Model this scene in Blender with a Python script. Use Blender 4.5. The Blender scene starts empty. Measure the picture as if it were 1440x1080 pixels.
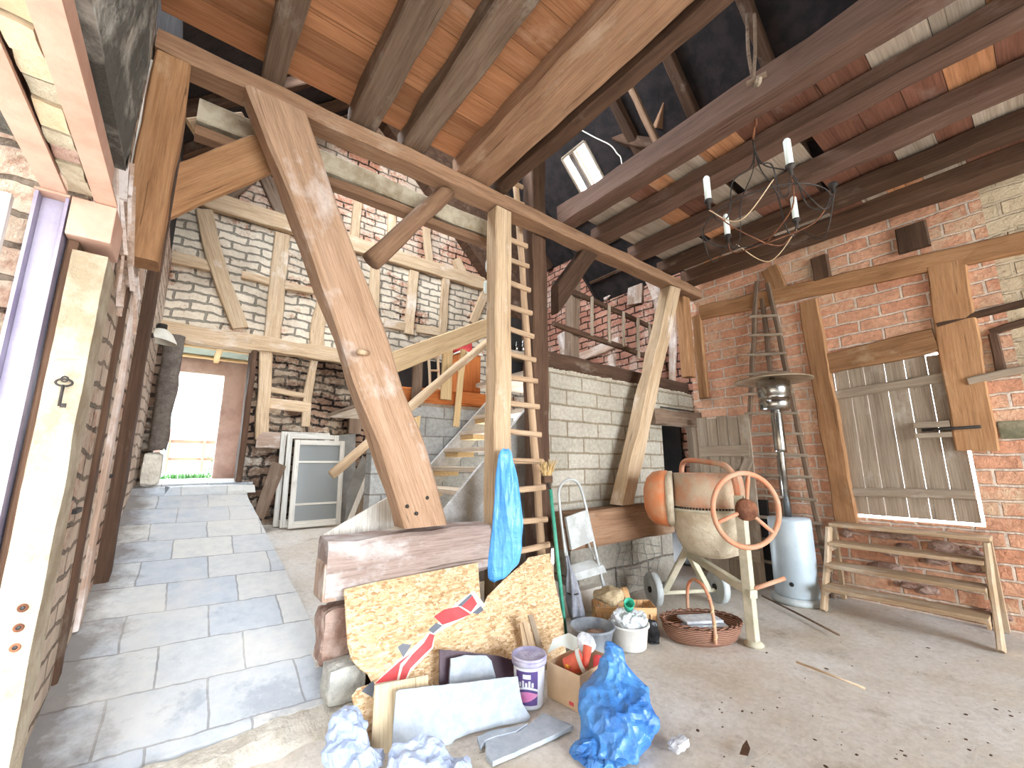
import bpy, bmesh, math, random
from mathutils import Vector, Matrix, noise
R=random.Random(7)
SC=bpy.context.scene; COL=SC.collection
# ------------------------------------------------------------------ camera model (1440x1080, f in px)
F=585.; CH=1.45; PIT=math.atan(110/585.); YAW=math.atan(460/math.hypot(585,110))
def ray(u,v):
    x=(u-720)/F; z=(540-v)/F; y=1.
    c,s=math.cos(PIT),math.sin(PIT); y,z=y*c-z*s,y*s+z*c
    c,s=math.cos(YAW),math.sin(YAW); return Vector((x*c+y*s,-x*s+y*c,z))
def P(u,v,x=None,y=None,z=None,d=None):
    """point of the place seen at a pixel of the photograph, on a plane x=, y=, z= or at ground distance d="""
    r=ray(u,v)
    if x is not None: t=x/r.x
    elif y is not None: t=y/r.y
    elif z is not None: t=(z-CH)/r.z
    else: t=d/math.hypot(r.x,r.y)
    return Vector((0,0,CH))+r*t
def Pn(u,v,o,n):
    r=ray(u,v); c=Vector((0,0,CH)); return c+r*((o-c).dot(n)/r.dot(n))
cam=bpy.data.cameras.new('camera'); co=bpy.data.objects.new('camera',cam); COL.objects.link(co)
cam.sensor_fit='HORIZONTAL'; cam.sensor_width=36; cam.lens=36*F/1440; cam.clip_start=.02; cam.clip_end=300
co.location=(0,0,CH); co.rotation_euler=(math.pi/2+PIT,0,-YAW); SC.camera=co

# ------------------------------------------------------------------ helpers
def S(r,g,b):
    f=lambda c:(c/12.92 if c<=.04045 else ((c+.055)/1.055)**2.4)
    return (f(r/255),f(g/255),f(b/255),1)
def W(o):
    m=o.matrix_basis.copy()
    if o.parent: m=W(o.parent)@o.matrix_parent_inverse@m
    return m
def setpar(o,p):
    if p is not None:
        o.parent=p; o.matrix_parent_inverse=W(p).inverted()
def tag(o,label=None,cat=None,group=None,kind=None):
    if label: o['label']=label
    if cat: o['category']=cat
    if group: o['group']=group
    if kind: o['kind']=kind
    return o
def empty(name,loc,label,cat,group=None,kind=None):
    o=bpy.data.objects.new(name,None); COL.objects.link(o); o.location=loc; o.empty_display_size=.1
    return tag(o,label,cat,group,kind)
def link(name,bm,mat,parent=None,mw=None,smooth=False,label=None):
    me=bpy.data.meshes.new(name); bmesh.ops.recalc_face_normals(bm,faces=bm.faces); bm.to_mesh(me); bm.free()
    if mat:
        for m in (mat if isinstance(mat,(list,tuple)) else [mat]): me.materials.append(m)
    if smooth:
        for p in me.polygons: p.use_smooth=True
    o=bpy.data.objects.new(name,me); COL.objects.link(o)
    if mw is not None: o.matrix_basis=mw
    setpar(o,parent)
    if label: o['label']=label
    return o
def frame(y,up=Vector((0,0,1))):
    y=Vector(y).normalized(); up=Vector(up)
    if abs(y.dot(up.normalized()))>.98: up=Vector((0,1,0)) if abs(y.y)<.9 else Vector((1,0,0))
    x=y.cross(up).normalized(); z=x.cross(y).normalized()
    return Matrix((x,y,z)).transposed()
def section(w,h,b):
    w,h=w/2,h/2; b=min(b,w*.45,h*.45)
    return [(-w+b,-h),(w-b,-h),(w,-h+b),(w,h-b),(w-b,h),(-w+b,h),(-w,h-b),(-w,-h+b)]
def circ(r,n=12,r2=None):
    r2=r2 or r
    return [(r*math.cos(2*math.pi*i/n),r2*math.sin(2*math.pi*i/n)) for i in range(n)]
def rings(bm,rs,cap=True,close=False):
    """skin a list of rings of vectors"""
    vs=[[bm.verts.new(p) for p in r] for r in rs]; n=len(vs[0])
    for i in range(len(vs)-(0 if close else 1)):
        a,b=vs[i],vs[(i+1)%len(vs)]
        for k in range(n): bm.faces.new((a[k],a[(k+1)%n],b[(k+1)%n],b[k]))
    if cap and not close: bm.faces.new(vs[0][::-1]); bm.faces.new(vs[-1])
    return vs
def beam(name,A,B,w,h,mat,parent=None,up=(0,0,1),wob=.007,bev=.012,seg=None,taper=1,bend=(0,0),round_=False,label=None,cat=None,group=None,kind=None,cut=None):
    """timber from A to B; local Y runs along the grain; w across, h along up"""
    A,B=Vector(A),Vector(B); L=(B-A).length; fr=frame(B-A,up)
    mw=Matrix.Translation(A)@fr.to_4x4(); seg=seg or max(2,int(L/.16)); sd=R.random()*100
    sec=circ(.5,12) if round_ else None
    bm=bmesh.new(); rs=[]
    for i in range(seg+1):
        t=i/seg; k=1+(taper-1)*t; s=[(x*w*k,z*h*k) for x,z in sec] if round_ else section(w*k,h*k,bev)
        ox=bend[0]*math.sin(math.pi*t); oz=bend[1]*math.sin(math.pi*t); r=[]
        for x,z in s:
            q=Vector((x*2+sd,t*L*1.3,z*2-sd))
            r.append(Vector((ox+x+wob*noise.noise(q*2.1)*1.6,t*L,oz+z+wob*noise.noise(q*2.1+Vector((9,3,5)))*1.6)))
        rs.append(r)
    rings(bm,rs)
    o=link(name,bm,mat,parent,mw,smooth=round_,label=label)
    if cut is not None: trim(o,*cut)
    if cat: tag(o,label,cat,group,kind)
    elif kind: o['kind']=kind
    return o
def trim(o,z0,z1,x0=None,x1=None):
    m=W(o); iv=m.inverted(); bm=bmesh.new(); bm.from_mesh(o.data)
    for c,n in ((z0,(0,0,-1)),(z1,(0,0,1)),(x0,(-1,0,0)),(x1,(1,0,0))):
        if c is None: continue
        n=Vector(n); pt=n*abs(c)*(1 if (n.x+n.z)*c>=0 else -1)
        g=bmesh.ops.bisect_plane(bm,geom=bm.verts[:]+bm.edges[:]+bm.faces[:],plane_co=iv@pt,plane_no=(iv.to_3x3()@n).normalized(),clear_outer=True)
        bmesh.ops.holes_fill(bm,edges=[e for e in bm.edges if e.is_boundary],sides=0)
    bm.to_mesh(o.data); bm.free()
def box(bm,x0,x1,y0,y1,z0,z1):
    vs=[bm.verts.new((x,y,z)) for x in (x0,x1) for y in (y0,y1) for z in (z0,z1)]
    for f in ((0,1,3,2),(4,6,7,5),(0,4,5,1),(2,3,7,6),(0,2,6,4),(1,5,7,3)): bm.faces.new([vs[i] for i in f])
    return vs
def boxo(name,b,mat,parent=None,bev=0,label=None,mw=None):
    lo=Vector((min(b[0],b[1]),min(b[2],b[3]),min(b[4],b[5]))); hi=Vector((max(b[0],b[1]),max(b[2],b[3]),max(b[4],b[5]))); d=hi-lo; c=(lo+hi)/2
    ax=max(range(3),key=lambda i:d[i]); y=Vector([1.0 if i==ax else 0. for i in range(3)]); rot=frame(y).to_4x4(); T0=Matrix.Translation(c)@rot; r3=rot.to_3x3().inverted(); h=r3@(d/2); h=Vector((abs(h.x),abs(h.y),abs(h.z)))
    mw=(mw@T0) if mw is not None else T0
    bm=bmesh.new(); box(bm,-h.x,h.x,-h.y,h.y,-h.z,h.z)
    if bev: bmesh.ops.bevel(bm,geom=bm.edges[:],offset=bev,segments=2,affect='EDGES',profile=.6)
    return link(name,bm,mat,parent,mw,label=label)
def tube(name,pts,r,mat,parent=None,n=8,closed=False,label=None,r2=None,smooth=True):
    pts=[Vector(p) for p in pts]; bm=bmesh.new(); rs=[]; N=len(pts); up=None
    for i,p in enumerate(pts):
        a=pts[(i-1)%N] if (closed or i>0) else p; b=pts[(i+1)%N] if (closed or i<N-1) else p
        d=(b-a).normalized()
        if up is None:
            up=Vector((0,0,1)) if abs(d.z)<.9 else Vector((1,0,0))
        x=d.cross(up).normalized(); up=x.cross(d).normalized()
        rr=r if r2 is None else r+(r2-r)*i/(N-1)
        rs.append([p+x*rr*math.cos(2*math.pi*k/n)+up*rr*math.sin(2*math.pi*k/n) for k in range(n)])
    rings(bm,rs,close=closed); return link(name,bm,mat,parent,smooth=smooth,label=label)
def catmull(pts,k=6):
    pts=[Vector(p) for p in pts]; out=[]
    for i in range(len(pts)-1):
        a=pts[max(i-1,0)];b=pts[i];c=pts[i+1];d=pts[min(i+2,len(pts)-1)]
        for j in range(k):
            t=j/k; out.append(.5*((2*b)+(c-a)*t+(2*a-5*b+4*c-d)*t*t+(3*b-a-3*c+d)*t**3))
    return out+[pts[-1]]
def lathe(name,prof,mat,c,parent=None,n=28,axis=(0,0,1),smooth=True,label=None,cap=False):
    """profile of (r,h) turned about an axis through c"""
    y=Vector(axis).normalized(); m=frame(y); x=m.col[0]; z=m.col[2]; c=Vector(c); bm=bmesh.new()
    rs=[[c+y*h+x*r*math.cos(2*math.pi*k/n)+z*r*math.sin(2*math.pi*k/n) for k in range(n)] for r,h in prof]
    rings(bm,rs,cap=cap); bmesh.ops.remove_doubles(bm,verts=bm.verts,dist=1e-5)
    return link(name,bm,mat,parent,smooth=smooth,label=label)
def plate(name,pts,th,mat,parent=None,label=None,jag=0,back=True):
    """flat board from an outline of 3D points in one plane, thickness th away from the camera"""
    pts=[Vector(p) for p in pts]; o=pts[0]; n=Vector((0,0,0))
    for i in range(len(pts)): n+=(pts[i]-o).cross(pts[(i+1)%len(pts)]-o)
    n.normalize()
    if n.dot(Vector((0,0,CH))-o)<0: n=-n
    y=Vector((0,0,1))-n*n.z
    y=y.normalized() if y.length>.05 else (Vector((0,1,0))-n*n.y).normalized()
    x=y.cross(n); mw=Matrix.Translation(o)@Matrix((x,y,n)).transposed().to_4x4(); inv=mw.inverted()
    q=[inv@p for p in pts]
    if jag:
        qq=[]
        for i in range(len(q)):
            a,b=q[i],q[(i+1)%len(q)]; k=max(1,int((b-a).length/.03))
            for j in range(k):
                p=a.lerp(b,j/k)
                if j: p=p+Vector((R.uniform(-jag,jag),R.uniform(-jag,jag),0))
                qq.append(p)
        q=qq
    bm=bmesh.new(); f=bm.faces.new([bm.verts.new((p.x,p.y,0)) for p in q])
    r=bmesh.ops.extrude_face_region(bm,geom=[f]); vs=[e for e in r['geom'] if isinstance(e,bmesh.types.BMVert)]
    bmesh.ops.translate(bm,verts=vs,vec=(0,0,-th if back else th))
    bmesh.ops.triangulate(bm,faces=[g for g in bm.faces if len(g.verts)>4])
    return link(name,bm,mat,parent,mw,label=label)
def crumple_sheet(name,rs,mat,parent=None,amp=.03,fr=6.,cap=True,n=None,sub=2,label=None,seed=0,fine=.35,an=1.):
    """closed bag-like skin through rings, creased with ridged noise"""
    bm=bmesh.new(); rings(bm,rs,cap=False)
    if cap:
        for e in (0,-1):
            bm.verts.ensure_lookup_table(); m=len(rs[0]); k=len(rs)-1 if e else 0
            vs=bm.verts[k*m:(k+1)*m]; c=sum((v.co for v in vs),Vector())/m; cv=bm.verts.new(c)
            for i in range(m): bm.faces.new((vs[i],vs[(i+1)%m],cv))
    bmesh.ops.recalc_face_normals(bm,faces=bm.faces)
    for _ in range(sub): bmesh.ops.subdivide_edges(bm,edges=bm.edges[:],cuts=1,use_grid_fill=True,smooth=.6)
    bmesh.ops.triangulate(bm,faces=bm.faces[:])
    bm.normal_update()
    for v in bm.verts:
        q=Vector((v.co.x*fr,v.co.y*fr,v.co.z*fr*an))+Vector((seed,seed*.7,0)); d=0;a=1
        for o in range(3):
            w=noise.noise_vector(q*.8)*.55
            d+=a*(noise.voronoi(q+w)[0][0]*1.5-.75); q=q*2.3+Vector((3.1,1.7,5.3)); a*=fine
        v.co+=v.normal*(amp*d)
    return link(name,bm,mat,parent,smooth=False,label=label)

# ------------------------------------------------------------------ materials
def mat(name):
    m=bpy.data.materials.new(name); m.use_nodes=True; nt=m.node_tree; b=nt.nodes['Principled BSDF']; return m,nt,b
class G:
    def __init__(s,nt): s.nt=nt
    def n(s,t,**k):
        o=s.nt.nodes.new('ShaderNode'+t)
        for a,v in k.items():
            if a.startswith('_'): setattr(o,a[1:],v)
            else:
                i=o.inputs[a.replace('__',' ')] if not a.isdigit() else o.inputs[int(a)]
                s.put(i,v)
        return o
    def put(s,i,v):
        if isinstance(v,bpy.types.NodeSocket): s.nt.links.new(v,i)
        elif isinstance(v,bpy.types.Node): s.nt.links.new(v.outputs[0],i)
        else: i.default_value=v
    def math(s,op,a,b=0,clamp=False):
        o=s.nt.nodes.new('ShaderNodeMath'); o.operation=op; o.use_clamp=clamp; s.put(o.inputs[0],a); s.put(o.inputs[1],b); return o.outputs[0]
    def mix(s,f,a,b,t='MIX'):
        o=s.nt.nodes.new('ShaderNodeMixRGB'); o.blend_type=t; s.put(o.inputs[0],f); s.put(o.inputs[1],a); s.put(o.inputs[2],b); return o.outputs[0]
    def noise(s,v,scale,det=5,rough=.6,dist=0):
        o=s.nt.nodes.new('ShaderNodeTexNoise'); s.put(o.inputs['Vector'],v); o.inputs['Scale'].default_value=scale; o.inputs['Detail'].default_value=det
        o.inputs['Roughness'].default_value=rough; o.inputs['Distortion'].default_value=dist; return o.outputs[0]
    def ramp(s,f,st):
        o=s.nt.nodes.new('ShaderNodeValToRGB'); s.put(o.inputs[0],f); e=o.color_ramp.elements
        while len(e)<len(st): e.new(.5)
        for i,(p,c) in enumerate(st): e[i].position=p; e[i].color=c if len(c)==4 else (*c,1)
        return o.outputs[0]
    def step(s,f,a,b): return s.ramp(f,[(a,(0,0,0,1)),(b,(1,1,1,1))])
    def map(s,v,sc=(1,1,1),loc=(0,0,0)):
        o=s.nt.nodes.new('ShaderNodeMapping'); s.put(o.inputs[0],v); o.inputs['Scale'].default_value=sc; o.inputs['Location'].default_value=loc; return o.outputs[0]
    def obj(s):
        tc=s.nt.nodes.new('ShaderNodeTexCoord'); oi=s.nt.nodes.new('ShaderNodeObjectInfo')
        k=s.math('MULTIPLY',oi.outputs['Random'],37.); a=s.nt.nodes.new('ShaderNodeVectorMath'); a.operation='ADD'
        s.nt.links.new(tc.outputs['Object'],a.inputs[0]); s.nt.links.new(k,a.inputs[1]); return a.outputs[0]
    def pos(s): return s.nt.nodes.new('ShaderNodeNewGeometry').outputs['Position']
    def bump(s,h,st=.3,d=.01,nrm=None):
        o=s.nt.nodes.new('ShaderNodeBump'); o.inputs['Strength'].default_value=st; o.inputs['Distance'].default_value=d; s.put(o.inputs['Height'],h)
        if nrm is not None: s.put(o.inputs['Normal'],nrm)
        return o.outputs[0]
def wood(name,dark,midc,light,dust=None,da=.0,rough=.85,cut=(.3,.5,.72),bump=.5,rnd=.25):
    m,nt,b=mat(name); g=G(nt); v=g.obj()
    a=g.noise(g.map(v,(6,.45,6)),1.6,8,.7,.35); f=g.noise(g.map(v,(95,2.2,95)),1.,5,.75)
    col=g.ramp(a,[(cut[0],dark),(cut[1],midc),(cut[2],light)])
    col=g.mix(.42,col,midc)
    col=g.mix(.6,col,g.ramp(f,[(.3,(.4,.37,.34,1)),(.6,(1.04,1.04,1.04,1))]),'MULTIPLY')
    crack=g.ramp(g.noise(g.map(v,(24,.3,24)),1.,3,.55,1.2),[(.29,(.1,.08,.06,1)),(.34,(1,1,1,1))])
    col=g.mix(.6,col,crack,'MULTIPLY')
    oi=nt.nodes.new('ShaderNodeObjectInfo'); k=g.math('ADD',g.math('MULTIPLY',oi.outputs['Random'],rnd*2),1-rnd)
    h=nt.nodes.new('ShaderNodeHueSaturation'); g.put(h.inputs['Value'],k); g.put(h.inputs['Color'],col); col=h.outputs[0]
    if dust:
        d=g.step(g.noise(g.map(v,(2.2,1.1,2.2)),1.5,6,.68),.62-da*.4,.75-da*.3)
        col=g.mix(g.math('MULTIPLY',d,min(1,.45+da)),col,dust)
    g.put(b.inputs['Base Color'],col); b.inputs['Roughness'].default_value=rough; b.inputs['Specular IOR Level'].default_value=.2
    g.put(b.inputs['Normal'],g.bump(g.math('ADD',g.math('ADD',a,g.math('MULTIPLY',f,.35)),g.math('MULTIPLY',crack,.5)),bump,.012)); return m
def brickm(name,c1,c2,mortar,axis,bw=.27,bh=.098,ms=.011,wash=None,wa=.5,washz=None,dirt=.4,dist=.03,bump=.9,plaster=None,sc=1.3,drop=None):
    m,nt,b=mat(name); g=G(nt); p=g.pos(); sx=nt.nodes.new('ShaderNodeSeparateXYZ'); g.put(sx.inputs[0],p)
    u=sx.outputs[axis]; z=sx.outputs[2]
    n1=g.noise(p,2.2,3); n2=g.noise(g.map(p,loc=(5,7,3)),1.7,4); n3=g.noise(p,14,3)
    u2=g.math('ADD',u,g.math('MULTIPLY',g.math('SUBTRACT',n3,.5),dist*.7)); z2=g.math('ADD',z,g.math('MULTIPLY',g.math('SUBTRACT',n1,.5),dist*2.6))
    z2=g.math('ADD',z2,g.math('MULTIPLY',g.math('SUBTRACT',g.noise(g.map(p,loc=(1,2,9)),11,3),.5),dist*.6))
    cx=g.n('CombineXYZ',X=u2,Y=z2)
    bt=g.n('TexBrick',Vector=cx.outputs[0],Color1=c1,Color2=c2,Mortar=mortar,Scale=1.,Mortar__Size=ms,Mortar__Smooth=.35,Bias=-.1,Brick__Width=bw,Row__Height=bh); bt.offset=.5
    fac=bt.outputs['Fac']; col=bt.outputs['Color']
    var=g.noise(p,23,4,.7); col=g.mix(.5,col,g.ramp(var,[(.3,(.45,.42,.4,1)),(.65,(1.1,1.08,1.05,1))]),'MULTIPLY')
    if wash:
        w=g.noise(g.map(p,loc=(3,1,8)),sc,6,.66); w=g.math('ADD',w,g.math('MULTIPLY',g.math('SUBTRACT',var,.5),.35))
        if washz:
            zz=g.math('MULTIPLY',g.math('SUBTRACT',washz[0],z),washz[1]); zz=g.math('MINIMUM',g.math('MAXIMUM',zz,-.25),.2); w=g.math('ADD',w,zz)
        w=g.step(w,.62-wa*.3,.72-wa*.3); w=g.math('MULTIPLY',w,g.math('SUBTRACT',1.,g.math('MULTIPLY',fac,.62)))
        col=g.mix(g.math('MULTIPLY',w,.86),col,wash)
    dd=g.ramp(g.noise(g.map(p,loc=(9,4,2)),1.6,6,.65),[(.36,(.3,.24,.2,1)),(.6,(1,1,1,1))]); col=g.mix(dirt,col,dd,'MULTIPLY')
    if plaster:
        pm=g.step(g.noise(g.map(p,loc=(2,8,6)),.9,7,.7),plaster[1],plaster[1]+.05); col=g.mix(pm,col,plaster[0]); fac=g.math('MULTIPLY',fac,g.math('SUBTRACT',1.,pm))
    g.put(b.inputs['Base Color'],col); b.inputs['Roughness'].default_value=.92; b.inputs['Specular IOR Level'].default_value=.15
    hh=g.math('ADD',g.math('SUBTRACT',1.,fac),g.math('MULTIPLY',var,.55)); hh=g.math('ADD',hh,g.math('MULTIPLY',n3,.5))
    g.put(b.inputs['Normal'],g.bump(hh,bump,.03)); return m
def plain(name,c,c2=None,sc=6,rough=.6,metal=0,bump=.15,bs=30,mask=(.4,.6),spec=.4,det=6,bd=.01,trans=0):
    m,nt,b=mat(name); g=G(nt); v=g.obj(); n=g.noise(v,sc,det,.65)
    if c2: g.put(b.inputs['Base Color'],g.ramp(n,[(mask[0],c),(mask[1],c2)]))
    else: b.inputs['Base Color'].default_value=c
    b.inputs['Roughness'].default_value=rough; b.inputs['Metallic'].default_value=metal; b.inputs['Specular IOR Level'].default_value=spec
    if bump: g.put(b.inputs['Normal'],g.bump(g.noise(v,bs,5,.65),bump,bd))
    return m
OAK=wood('old_oak',S(98,72,55),S(142,110,86),S(168,138,112),S(186,166,146),.08)
OAKW=wood('weathered_oak_limewashed',S(120,96,80),S(178,152,134),S(206,188,174),S(226,218,214),.38)
OAKD=wood('dark_oak',S(48,34,27),S(86,64,50),S(120,94,76),S(150,136,122),.06)
OAKM=wood('shaded_brown_oak',S(66,48,40),S(104,80,68),S(128,104,92),S(140,122,112),.06,rnd=.1)  # darker oak copy, the dim light of the right ceiling put into its colour
OAKG=wood('grey_brown_joist',S(78,62,52),S(122,102,86),S(152,134,118),S(172,162,150),.1,rnd=.12)
OAKR=wood('amber_oak',S(112,76,48),S(164,122,86),S(192,152,114),S(205,180,150),.05,rnd=.14)
OAKAMB=wood('amber_brace_oak',S(124,96,74),S(174,142,116),S(196,168,146),S(210,200,194),.2,rnd=.02)
OAKWP=wood('limewashed_sill_oak',S(118,98,92),S(160,142,134),S(182,166,158),S(206,202,202),.4,rnd=.02)
PALE=wood('pale_timber',S(166,136,104),S(205,178,146),S(226,206,180),S(235,228,220),.12,rnd=.1)
PINEP=wood('pale_smooth_pine',S(192,172,138),S(204,186,156),S(212,198,172),rnd=.03,bump=.1,cut=(.2,.5,.8))
PINE=wood('new_pine',S(206,170,120),S(228,198,150),S(238,214,172),rnd=.08,bump=.2)
BOARDO=wood('orange_ceiling_boards',S(124,80,54),S(176,124,88),S(206,158,120),S(196,160,134),.08,rnd=.22,bump=.3)
BOARDR=wood('red_brown_boards',S(80,50,40),S(118,78,62),S(142,102,84),S(140,120,108),.1,rnd=.22,bump=.3)
BOARDW=wood('limed_boards',S(130,112,98),S(170,154,138),S(194,182,168),rnd=.15,bump=.3)
GREYW=wood('grey_weathered_planks',S(118,102,86),S(160,144,126),S(186,172,154),S(200,192,180),.15,rnd=.1)
ORANGEW=wood('orange_stained_board',S(160,84,40),S(206,122,66),S(222,148,92),rnd=.05,bump=.2)
WPAINT=wood('peeling_white_paint',S(150,140,126),S(222,218,208),S(236,234,228),S(120,104,90),.06,rnd=.04,bump=.35,cut=(.26,.36,.7))
BRB_U=brickm('brick_back_upper',S(196,138,112),S(214,166,142),S(64,50,42),0,bw=.36,bh=.122,ms=.015,wash=S(226,210,190),wa=.55,dirt=.45,dist=.04)
BRB=brickm('brick_back',S(186,128,100),S(206,170,140),S(52,42,36),0,bw=.36,bh=.122,ms=.017,wash=S(232,222,202),wa=.9,dirt=.55,dist=.06)
BRDK=brickm('brick_sooty',S(138,108,90),S(170,142,120),S(40,32,28),0,bw=.34,bh=.11,ms=.02,wash=S(206,190,168),wa=.5,dirt=.95,dist=.08)
BRL=brickm('brick_left',S(176,140,120),S(200,168,150),S(80,66,56),1,bw=.36,bh=.125,ms=.014,wash=S(206,190,172),wa=.8,dirt=.5,dist=.05,plaster=(S(206,196,180),.62))
BRR2=brickm('brick_right_dusty',S(200,156,126),S(214,184,156),S(216,198,174),1,bw=.46,bh=.15,ms=.016,wash=S(216,200,170),wa=.8,dirt=.35,dist=.04,sc=.9)
BRRB=brickm('brick_loft',S(176,122,104),S(194,146,126),S(70,54,48),1,bw=.36,bh=.125,ms=.015,wash=S(206,180,164),wa=.35,dirt=.5,dist=.04)
BRR=brickm('brick_right',S(220,162,132),S(230,184,154),S(230,212,196),1,bw=.39,bh=.138,ms=.014,wash=S(216,190,160),wa=.3,dirt=.3,dist=.02,sc=.9,plaster=(S(204,182,150),.66))
BRLOW=brickm('rubble_low',S(120,96,80),S(150,130,112),S(60,50,44),0,bw=.34,bh=.14,ms=.02,wash=S(190,184,172),wa=.3,dirt=.75,dist=.1)
BLOCK=brickm('concrete_block',S(178,172,158),S(192,186,174),S(150,138,118),0,bw=.5,bh=.172,ms=.012,dirt=.28,dist=.012,bump=.7)
BLOCKG=brickm('grey_block',S(168,170,168),S(184,186,184),S(140,138,132),0,bw=.5,bh=.22,ms=.01,dirt=.2,dist=.012,bump=.5)
BLOCKX=brickm('concrete_block_pier',S(148,142,132),S(168,162,150),S(110,102,94),0,bw=.6,bh=.3,ms=.012,dirt=.45,dist=.03,bump=.8)
PLAST=plain('grey_plaster',S(78,76,70),S(168,164,156),5,.95,bump=.8,bs=7,bd=.05,mask=(.5,.72))
PINKP=plain('pink_plaster',S(176,150,138),S(206,186,174),2,.9,bump=.3,bs=9)
WHITEP=plain('rough_limewash',S(146,132,110),S(178,168,148),5,.95,bump=.8,bs=22,bd=.02)
def floor_mat():
    m,nt,b=mat('dusty_concrete'); g=G(nt); p=g.pos(); n=g.noise(p,.9,7,.66); f=g.noise(p,26,6,.7); s=g.noise(g.map(p,loc=(4,4,4)),3.4,6,.7)
    col=g.ramp(n,[(.3,S(196,184,166)),(.5,S(210,204,196)),(.68,S(222,221,220))])
    col=g.mix(.5,col,g.ramp(f,[(.3,(.62,.6,.56,1)),(.6,(1,1,1,1))]),'MULTIPLY')
    col=g.mix(g.math('MULTIPLY',g.step(s,.58,.7),.5),col,S(140,122,102))
    spk=g.step(g.noise(p,70,2,.5),.7,.74); col=g.mix(g.math('MULTIPLY',spk,.5),col,S(60,52,44))
    g.put(b.inputs['Base Color'],col); b.inputs['Roughness'].default_value=.9; b.inputs['Specular IOR Level'].default_value=.2
    g.put(b.inputs['Normal'],g.bump(g.math('ADD',f,g.math('MULTIPLY',s,1.5)),.35,.012)); return m
FLOORM=floor_mat()
def slab_mat():
    m,nt,b=mat('slate_paving'); g=G(nt); p=g.pos(); sx=nt.nodes.new('ShaderNodeSeparateXYZ'); g.put(sx.inputs[0],p)
    w=g.noise(p,2.6,3); w2=g.noise(g.map(p,loc=(3,3,3)),9,3)
    x=g.math('ADD',sx.outputs[0],g.math('MULTIPLY',g.math('SUBTRACT',w,.5),.05)); y=g.math('ADD',sx.outputs[1],g.math('MULTIPLY',g.math('SUBTRACT',w2,.5),.035))
    y=g.math('ADD',y,g.math('MULTIPLY',sx.outputs[0],.05))
    cx=g.n('CombineXYZ',X=x,Y=y)
    bt=g.n('TexBrick',Vector=cx.outputs[0],Color1=S(174,182,192),Color2=S(200,200,196),Mortar=S(150,150,150),Scale=1.,Mortar__Size=.006,Mortar__Smooth=.2,Bias=.1,Brick__Width=.44,Row__Height=.36); bt.offset=.43
    col=bt.outputs['Color']; n=g.noise(p,1.6,6,.7); f=g.noise(p,12,6,.7)
    col=g.mix(.6,col,g.ramp(f,[(.3,(.76,.78,.82,1)),(.6,(1.03,1.02,1,1))]),'MULTIPLY')
    col=g.mix(g.math('MULTIPLY',g.step(n,.48,.62),.45),col,S(206,202,194))
    col=g.mix(g.math('MULTIPLY',g.step(g.noise(g.map(p,loc=(7,2,5)),2.3,6,.7),.6,.68),.4),col,S(120,128,142))
    shade_dirt=g.math('ADD',g.math('MULTIPLY',sx.outputs[0],-2.6),g.math('MULTIPLY',g.math('SUBTRACT',g.noise(g.map(p,loc=(2,9,4)),2.4,6,.7),.5),2.2))
    col=g.mix(g.math('MULTIPLY',g.step(shade_dirt,.45,1.0),.72),col,S(92,78,66))  # brown dirt along the left wall foot, painted to double as shadow there
    dk=g.step(g.noise(g.map(p,loc=(11,3,7)),1.25,7,.72),.6,.7); col=g.mix(g.math('MULTIPLY',dk,.55),col,S(118,120,128))
    g.put(b.inputs['Base Color'],col); b.inputs['Roughness'].default_value=.85; b.inputs['Specular IOR Level'].default_value=.25
    h=g.math('ADD',g.math('MULTIPLY',bt.outputs['Fac'],-1.),g.math('MULTIPLY',f,.6)); g.put(b.inputs['Normal'],g.bump(h,.5,.015)); return m
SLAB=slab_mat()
def osb_mat():
    m,nt,b=mat('strand_board'); g=G(nt); v=g.obj(); 
    def lay(rot,sc,seed):
        mp=nt.nodes.new('ShaderNodeMapping'); g.put(mp.inputs[0],v); mp.inputs['Rotation'].default_value=(0,0,rot); mp.inputs['Scale'].default_value=sc; mp.inputs['Location'].default_value=(seed,seed*2,0)
        vo=g.n('TexVoronoi',Vector=mp.outputs[0],Scale=1.); return vo.outputs['Color'],vo.outputs['Distance']
    c1,d1=lay(.5,(26,90,1),1); c2,d2=lay(-.7,(23,80,1),5); c3,d3=lay(1.5,(25,95,1),9)
    sel=g.noise(v,26,2); k=g.mix(g.step(sel,.45,.5),c1,c2); k=g.mix(g.step(g.noise(g.map(v,loc=(4,4,4)),22,2),.52,.56),k,c3)
    bw=nt.nodes.new('ShaderNodeRGBToBW'); g.put(bw.inputs[0],k)
    col=g.ramp(bw,[(.15,S(160,122,82)),(.4,S(196,162,120)),(.65,S(212,182,144)),(.9,S(228,206,176))])
    col=g.mix(g.math('MULTIPLY',g.step(g.noise(v,5,5,.7),.5,.75),.4),col,S(216,196,166))
    g.put(b.inputs['Base Color'],col); b.inputs['Roughness'].default_value=.7; g.put(b.inputs['Normal'],g.bump(bw,.35,.004)); return m
OSB=osb_mat()
def crumpled(name,c,c2,rough=.28,fr=9,st=.6,trans=.15):
    m,nt,b=mat(name); g=G(nt); v=g.obj(); w=g.noise(v,fr*.5,4); vo=g.n('TexVoronoi',Vector=g.map(v,loc=(1,1,1)),Scale=fr*1.4); vo.feature='DISTANCE_TO_EDGE'
    g.put(b.inputs['Base Color'],g.ramp(g.noise(v,fr*.6,5,.7),[(.35,c),(.65,c2)])); b.inputs['Roughness'].default_value=rough; b.inputs['Specular IOR Level'].default_value=.5
    r=g.noise(v,fr,6,.7,1.5); g.put(b.inputs['Normal'],g.bump(g.math('ADD',r,g.math('MULTIPLY',vo.outputs[0],.8)),st,.03)); return m
BLUEBAG=crumpled('blue_plastic_bag',S(48,102,176),S(84,148,214),.22,6,.35); BLUESH=crumpled('blue_plastic_sheet',S(70,150,226),S(104,176,238),.2,5,.35)
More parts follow.
